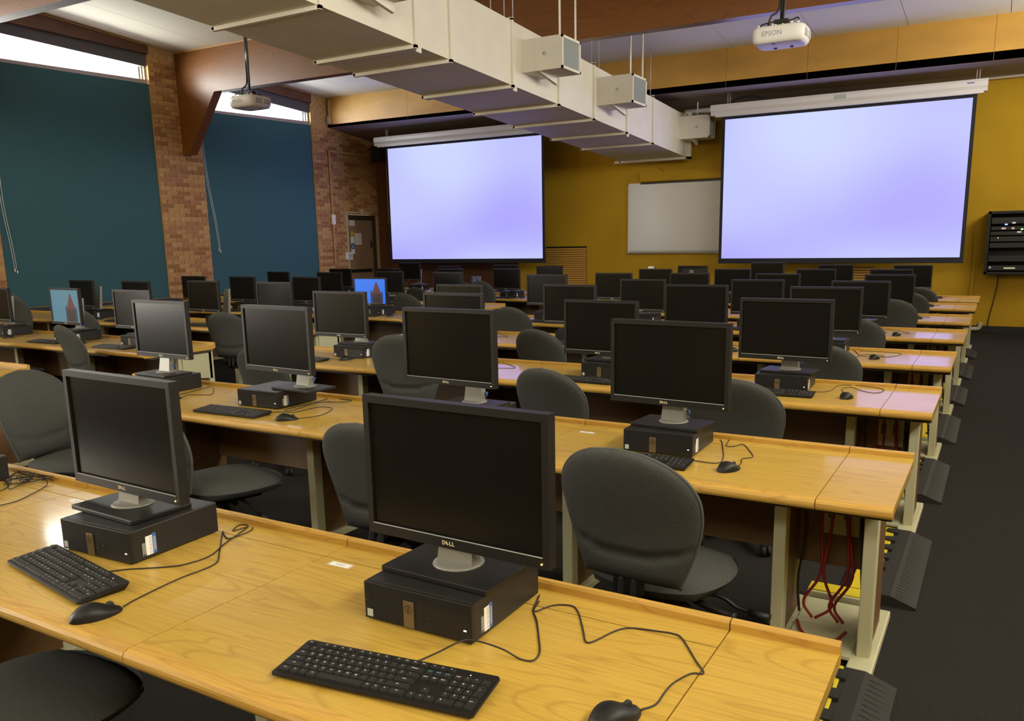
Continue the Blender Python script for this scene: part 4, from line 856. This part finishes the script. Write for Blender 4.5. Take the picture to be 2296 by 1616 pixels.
mouse(-.300, -.372, -.42, 'black mouse nearest the camera, at the aisle end of the front desk', 'mice on the desks',
      flat([(-.270, -.326), (-.252, -.295), (-.252, -.25), (-.249, -.209), (-.231, -.16), (-.21, -.147), (-.239, -.107), (-.295, -.03), (-.32, -.018), (-.348, -.022), (-.41, -.036), (-.435, -.065), (-.463, -.141), (-.495, -.10), (-.512, -.073), (-.55, -.017), (-.578, .003), (-.616, -.015), (-.639, -.064), (-.656, -.01)]))
mouse(-1.530, -.558, -.30, 'black mouse touching the corner of the angled keyboard on the front desk', 'mice on the desks',
      flat([(-1.516, -.50), (-1.528, -.452), (-1.542, -.328), (-1.54, -.219), (-1.594, -.157), (-1.691, -.068), (-1.735, -.027), (-1.70, -.05), (-1.665, -.06), (-1.662, .011), (-1.682, .04)]))
keyboard(-3.385, 1.155, .04, 'black keyboard on the second aisle desk row between two grey chair backs', 'keyboards on the desks', 0, flat([(-3.08, 1.29), (-3.0, 1.33), (-2.93, 1.40), (-2.97, 1.6), (-3.0, 1.75)]))
mouse(-2.782, 1.234, -.75, 'black mouse on the second aisle desk row beside the barcoded computer', 'mice on the desks',
      flat([(-2.745, 1.28), (-2.704, 1.391), (-2.775, 1.547), (-2.867, 1.544), (-2.875, 1.40), (-2.92, 1.37), (-2.974, 1.413), (-2.98, 1.55), (-2.95, 1.66), (-2.86, 1.70), (-2.83, 1.76), (-2.93, 1.77)]))
# third computer of the front row, mostly out of the picture, with a heap of cable beside it
pc(-3.215, -.30, .02, 'small black desktop computer at the edge of the front desk beside tangled cables', 'desktop computers lying under the monitors', True)
monitor(-3.12, -.17, 1.22, R(-2), 'black switched-off monitor on the first aisle desk row, third in from the aisle', 'monitors on the desks', True, None, 'leda', False, -.15)
tg = thing('cable_tangle', 'loose tangle of thin black cables on the front desk behind the second monitor', 'cable', (-2.85, -.02, .7304))
def tl(seed, c, n=9, sx=.09, sy=.07):
    rnd = random.Random(seed); return smooth_path([(c[0] + rnd.uniform(-sx, sx), c[1] + rnd.uniform(-sy, sy), .003 + rnd.uniform(0, .03)) for _ in range(n)])
put('cable', MB().tube(tl(1, (0, 0)), .0018, 5).mesh('cable', CABLE), tg); put('cable', MB().tube(tl(2, (.02, .01)), .0018, 5).mesh('cable', CABLE), tg); put('cable', MB().tube(tl(5, (.05, .03), 7, .1, .04), .0018, 5).mesh('cable', CABLE), tg)
put('cable', MB().tube(smooth_path([(-.05, .02, .003), (.06, .05, .02), (.14, .03, .006), (.20, -.06, .003), (.24, -.15, .003), (.20, -.26, .003), (.10, -.36, .003), (-.03, -.42, .003)]), .0018, 5).mesh('cable', CABLE), tg)
put('cable', MB().tube(smooth_path([(-.1, .0, .003), (.03, -.05, .003), (.06, -.13, .003), (-.02, -.2, .003), (-.16, -.2, .003)]), .0018, 5).mesh('cable', CABLE), tg)

# document camera on a far monitor, sign, odd things seen between the rows
t = thing('web_camera', 'small white camera on top of a far monitor before the yellow wall', 'camera', (-4.3, 9.96, 1.192))
put('camera_body', MB().bbox(-.05, -.02, 0, .05, .03, .035, .012).mesh('camera_body', WHP), t); put('lens', MB().lathe([(.012, 0), (.012, .012)], 10).mesh('lens', BLK), t, (.05, 0, .02), (0, R(90), 0))
t = thing('access_sign', 'small blue wheelchair sign standing on a far window-side desk', 'sign', (-8.55, 11.66, .7304))
put('sign_plate', MB().box(-.11, 0, 0, .11, .004, .26).mesh('sign_plate', mat('sign_mauve', (.20, .2, .30), .6)), t)
dd = put('sign_disc', MB().box(-.09, -.003, .09, .03, 0, .23).mesh('sign_disc', BLUEL), t)
ws = wheelchair(1.25); ws.v = [(v[1] - .03, v[0] - .006, v[2] + .155) for v in ws.v]
put('wheelchair_symbol', ws.mesh('wheelchair_symbol', WHITEL), dd)

# ------------------------------------------------------------------ chairs
def chair_meshes():
    H0, HH, W2 = 0.0, .455, .238
    def half(v):
        if v <= .60: return .165 + (W2 - .165) * math.sin(min(1, v / .60) * PI / 2) ** 1.1
        q = (v - .60) / .40; return W2 * max(0, 1 - q ** 2.15) ** .5
    def lean(v): return -.11 * v + .035 * math.sin(PI * v)
    def surf(side):
        def fn(u, v):
            s = 2 * u - 1; s = math.sin(s * PI / 2); vv = 1 - (1 - v) ** 1.35
            wd = half(vv); x = s * wd; z = vv * HH
            edge = max(0, 1 - abs(s) ** 3.2) ** .5 * min(1, (vv / .10)) ** .5 * max(0, 1 - vv ** 14) ** .5
            th = .046 * edge
            y = .30 * x * x + lean(vv)
            zc0 = .150 - .05 * (1 - (s * .9) ** 2)
            cr_ = math.exp(-((z - zc0) / .009) ** 2) * .026 * edge
            if side < 0: y += -th + cr_
            else: y += th * .8 - cr_ * .5
            return (x, y, z)
        return fn
    back = MB().grid(surf(-1), 30, 34).grid(surf(1), 30, 34, flip=True)
    rim = []
    for k in range(41): v = k / 40; rim.append((half(v), .30 * half(v) ** 2 + lean(v), v * HH))
    path = [(-x, y, z) for x, y, z in rim] + [p for p in rim[::-1]][1:]
    pip = MB().tube(path, .006, 6)
    def seat_fn(side):
        def fn(u, v):
            a = 2 * u - 1; b = 2 * v - 1
            # square to rounded square
            x = a * math.sqrt(1 - b * b * .42); y = b * math.sqrt(1 - a * a * .42)
            r_ = max(abs(a), abs(b)); e = max(0, 1 - r_ ** 4) ** .5
            z = .035 * e * (1.15 - .25 * (x * x)) + (-.035 * max(0, y) ** 3) if side > 0 else -.05 * e
            return (x * .245, y * .235 , z + (0 if side < 0 else .0))
        return fn
    seat = MB().grid(seat_fn(1), 20, 20).grid(seat_fn(-1), 20, 20, flip=True)
    pan = MB().bbox(-.12, -.13, -.075, .12, .13, -.04, .012)
    sup = MB(); pts = smooth_path([(0, -.05, -.06), (0, -.2, -.06), (0, -.265, -.04), (0, -.262, .0), (0, -.250, .05)])
    for dx in (-.022, .022): sup.tube([(p[0] + dx, p[1], p[2]) for p in pts], .014, 6)
    sup.box(-.05, -.262, .0, .05, -.24, .05)
    col = MB().lathe([(.05, -.075), (.05, -.12), (.028, -.13), (.028, -.40)], 14)
    leg = MB().prism([(.03, .075), (.30, .055), (.31, .068), (.30, .082), (.03, .12)], 'y', -.022, .022)
    cas = MB().tube([(.3, -.022, .028), (.3, -.006, .028)], .028, 12).tube([(.3, .006, .028), (.3, .022, .028)], .028, 12).box(.29, -.02, .03, .31, .02, .07)
    lev = MB().tube(smooth_path([(.08, .0, -.065), (.2, .02, -.07), (.26, .03, -.10), (.31, .03, -.105)]), .007, 6).tube([(.30, .03, -.105), (.37, .028, -.112)], [.012, .017], 8)
    lev2 = MB().tube(smooth_path([(.06, -.09, -.06), (.16, -.12, -.075), (.24, -.15, -.13), (.28, -.165, -.19)]), [.012] * 18 + [.022], 8)
    lev3 = MB().tube(smooth_path([(.07, -.04, -.06), (.2, -.05, -.085), (.28, -.05, -.10)]), [.012] * 12 + [.02], 8)
    return dict(back=back.mesh('backrest', FAB), pip=pip.mesh('piping', PIPE), seat=seat.mesh('seat', FAB), pan=pan.mesh('seat_pan', BLK), sup=sup.mesh('back_support', BLK), col=col.mesh('gas_column', BLK), leg=leg.mesh('base_arm', BLK), cas=cas.mesh('caster', RUB), lev=lev.mesh('lever', BLK), lev2=lev2.mesh('lever', BLK), lev3=lev3.mesh('lever', BLK))
CM = chair_meshes()
def chair(x, y, rz, label, bz=.475, sz=.47, brz=0):
    t = thing('office_chair', label, 'chair', (x, y, 0), rz, 'grey fabric office chairs')
    st = put('seat', CM['seat'], t, (0, .02, sz)); put('seat_pan', CM['pan'], t, (0, 0, sz)); su = put('back_support', CM['sup'], t, (0, 0, sz))
    bk = put('backrest', CM['back'], t, (0, -.235, bz), (0, 0, brz)); put('piping', CM['pip'], bk)
    put('gas_column', CM['col'], t, (0, 0, sz))
    for k in range(5):
        a = put('base_arm', CM['leg'], t, (0, 0, 0), (0, 0, 2 * PI * k / 5 + .3)); put('caster', CM['cas'], a)
    for l_ in ('lev', 'lev2', 'lev3'): put('lever', CM[l_], t, (0, 0, sz))
    return t
CH = [(-.70, .93, -4, 'dark grey chair back in front of the second aisle desk, nearest the aisle', .505),
(-1.80, .98, 3, 'grey chair half hidden by the biggest monitor, second aisle desk row', .47),
(-2.93, .96, -18, 'grey chair with its seat showing, second aisle desk row, third in', .485),
(-3.97, .88, -76, 'grey chair seen edge-on from its side, second aisle desk row, fourth in', .485),
(-1.87, 2.62, -8, 'grey chair back behind the big front monitor, third aisle desk row, second in', .44),
(-.86, 2.62, 0, 'dark chair back behind a monitor, third aisle desk row, nearest the aisle', .455),
(-3.12, 2.80, 10, 'upright grey chair back at the third aisle desk row, third in', .56),
(-4.16, 2.6, 0, 'grey chair seen under a raised monitor, third aisle desk row, fourth in', .44),
(-2.86, 4.28, -8, 'grey chair back at the fourth aisle desk row, third in', .46),
(-.74, 4.28, 0, 'dark chair back at the fourth aisle desk row, nearest the aisle', .44),
(-1.80, 4.35, 0, 'grey chair top just showing at the fourth aisle desk row, second in', .39),
(-4.15, 6.0, -6, 'grey chair back at the fifth aisle desk row, fourth in', .48),
(-.80, 6.0, 0, 'dark chair back at the fifth aisle desk row, nearest the aisle', .47),
(-.70, 7.7, 0, 'dark chair back at the sixth aisle desk row, nearest the aisle', .52),
(-.72, 9.5, 0, 'dark chair back at the seventh aisle desk row, nearest the aisle', .49),
(-.72, 11.0, 0, 'dark chair back at the eighth aisle desk row, nearest the aisle', .47),
(-4.2, 7.7, 0, 'grey chair top at the sixth aisle desk row, fourth in', .42),
(-6.36, 2.62, -12, 'light grey chair back at the second window-side desk, nearest the centre gangway', .52),
(-7.75, 2.55, -10, 'grey chair cut by the picture edge, second window-side desk row', .48),
(-8.75, 4.25, -8, 'grey chair beside the turret monitor, third window-side desk row', .47),
(-10.05, 4.2, -5, 'tall grey chair back by the brick wall, third window-side desk row', .62),
(-6.36, 4.12, 12, 'grey chair at the end of the third window-side desk, in the centre gangway', .51),
(-7.6, 5.95, -20, 'grey chair seen edge-on at the fourth window-side desk row', .47),
(-6.7, 9.35, -8, 'tall grey chair back at the sixth window-side desk, before the brown wall', .58),
(-6.75, 7.5, 0, 'grey chair half hidden behind a monitor, fifth window-side desk row', .49),
(-7.95, 9.3, 0, 'grey chair at the sixth window-side desk row, second in', .47),
(-8.1, 10.9, 0, 'grey chair at the seventh window-side desk row, second in', .47),
(-8.8, 7.5, -10, 'grey chair top behind the bright blue monitor, fifth window-side row', .49),
(-1.78, -.62, -2, 'dark chair seat pushed under the front edge of the first desk', .40)]
for x, y, rz, lb, bz in CH: chair(x, y, R(rz), lb, bz)

# ------------------------------------------------------------------ cable ramps beside the desk ends
TOOTH = MB().prism([(-.048, 0), (-.02, -.012), (.008, -.012), (.008, .05), (-.02, .05), (-.048, .038)], 'z', .05, .066).mesh('tooth', RUB)
def ramp(y0, y1, label):
    t = thing('cable_ramp', label, 'cable ramp', (-.13, y0, 0), 0, 'cable protector ramps along the aisle'); L = y1 - y0
    b = put('ramp_body', MB().prism([(-.16, 0), (.165, 0), (.165, .012), (.06, .05), (-.05, .05), (-.16, .012)], 'y', 0, L).mesh('ramp_body', RUB), t)
    put('lid', MB().bbox(-.11, .01, .048, -.012, L - .01, .058, .004).mesh('lid', YEL), t)
    n = max(2, int(L / .13))
    for k in range(n): put('tooth', TOOTH, b, (0, (k + .3) * L / n, 0))
    rg = MB()
    for k in range(int(L / .035)): rg.add([(.02, k * .035 + .006, .0505), (.15, k * .035 + .024, .0175), (.15, k * .035 + .030, .0175), (.02, k * .035 + .012, .0505), (.085, k * .035 + .018, .044)], [(0, 1, 2, 3), (0, 4, 1)])
    put('tread_ridge', rg.mesh('tread_ridge', RUB), b, kind='stuff')

for i, k in enumerate('ABCDEFG'):
    n_ = 'BCDEFGH'[i]
    y0, y1 = RY[k] + .23, RY[n_] - .49
    ramp(y0, y1, 'black and yellow cable ramp between the %s and %s aisle desk rows' % (ORD[i], ORD[i + 1]))
ramp(-.75, RY['A'] - .49, 'black and yellow cable ramp beside the end of the first aisle desk')
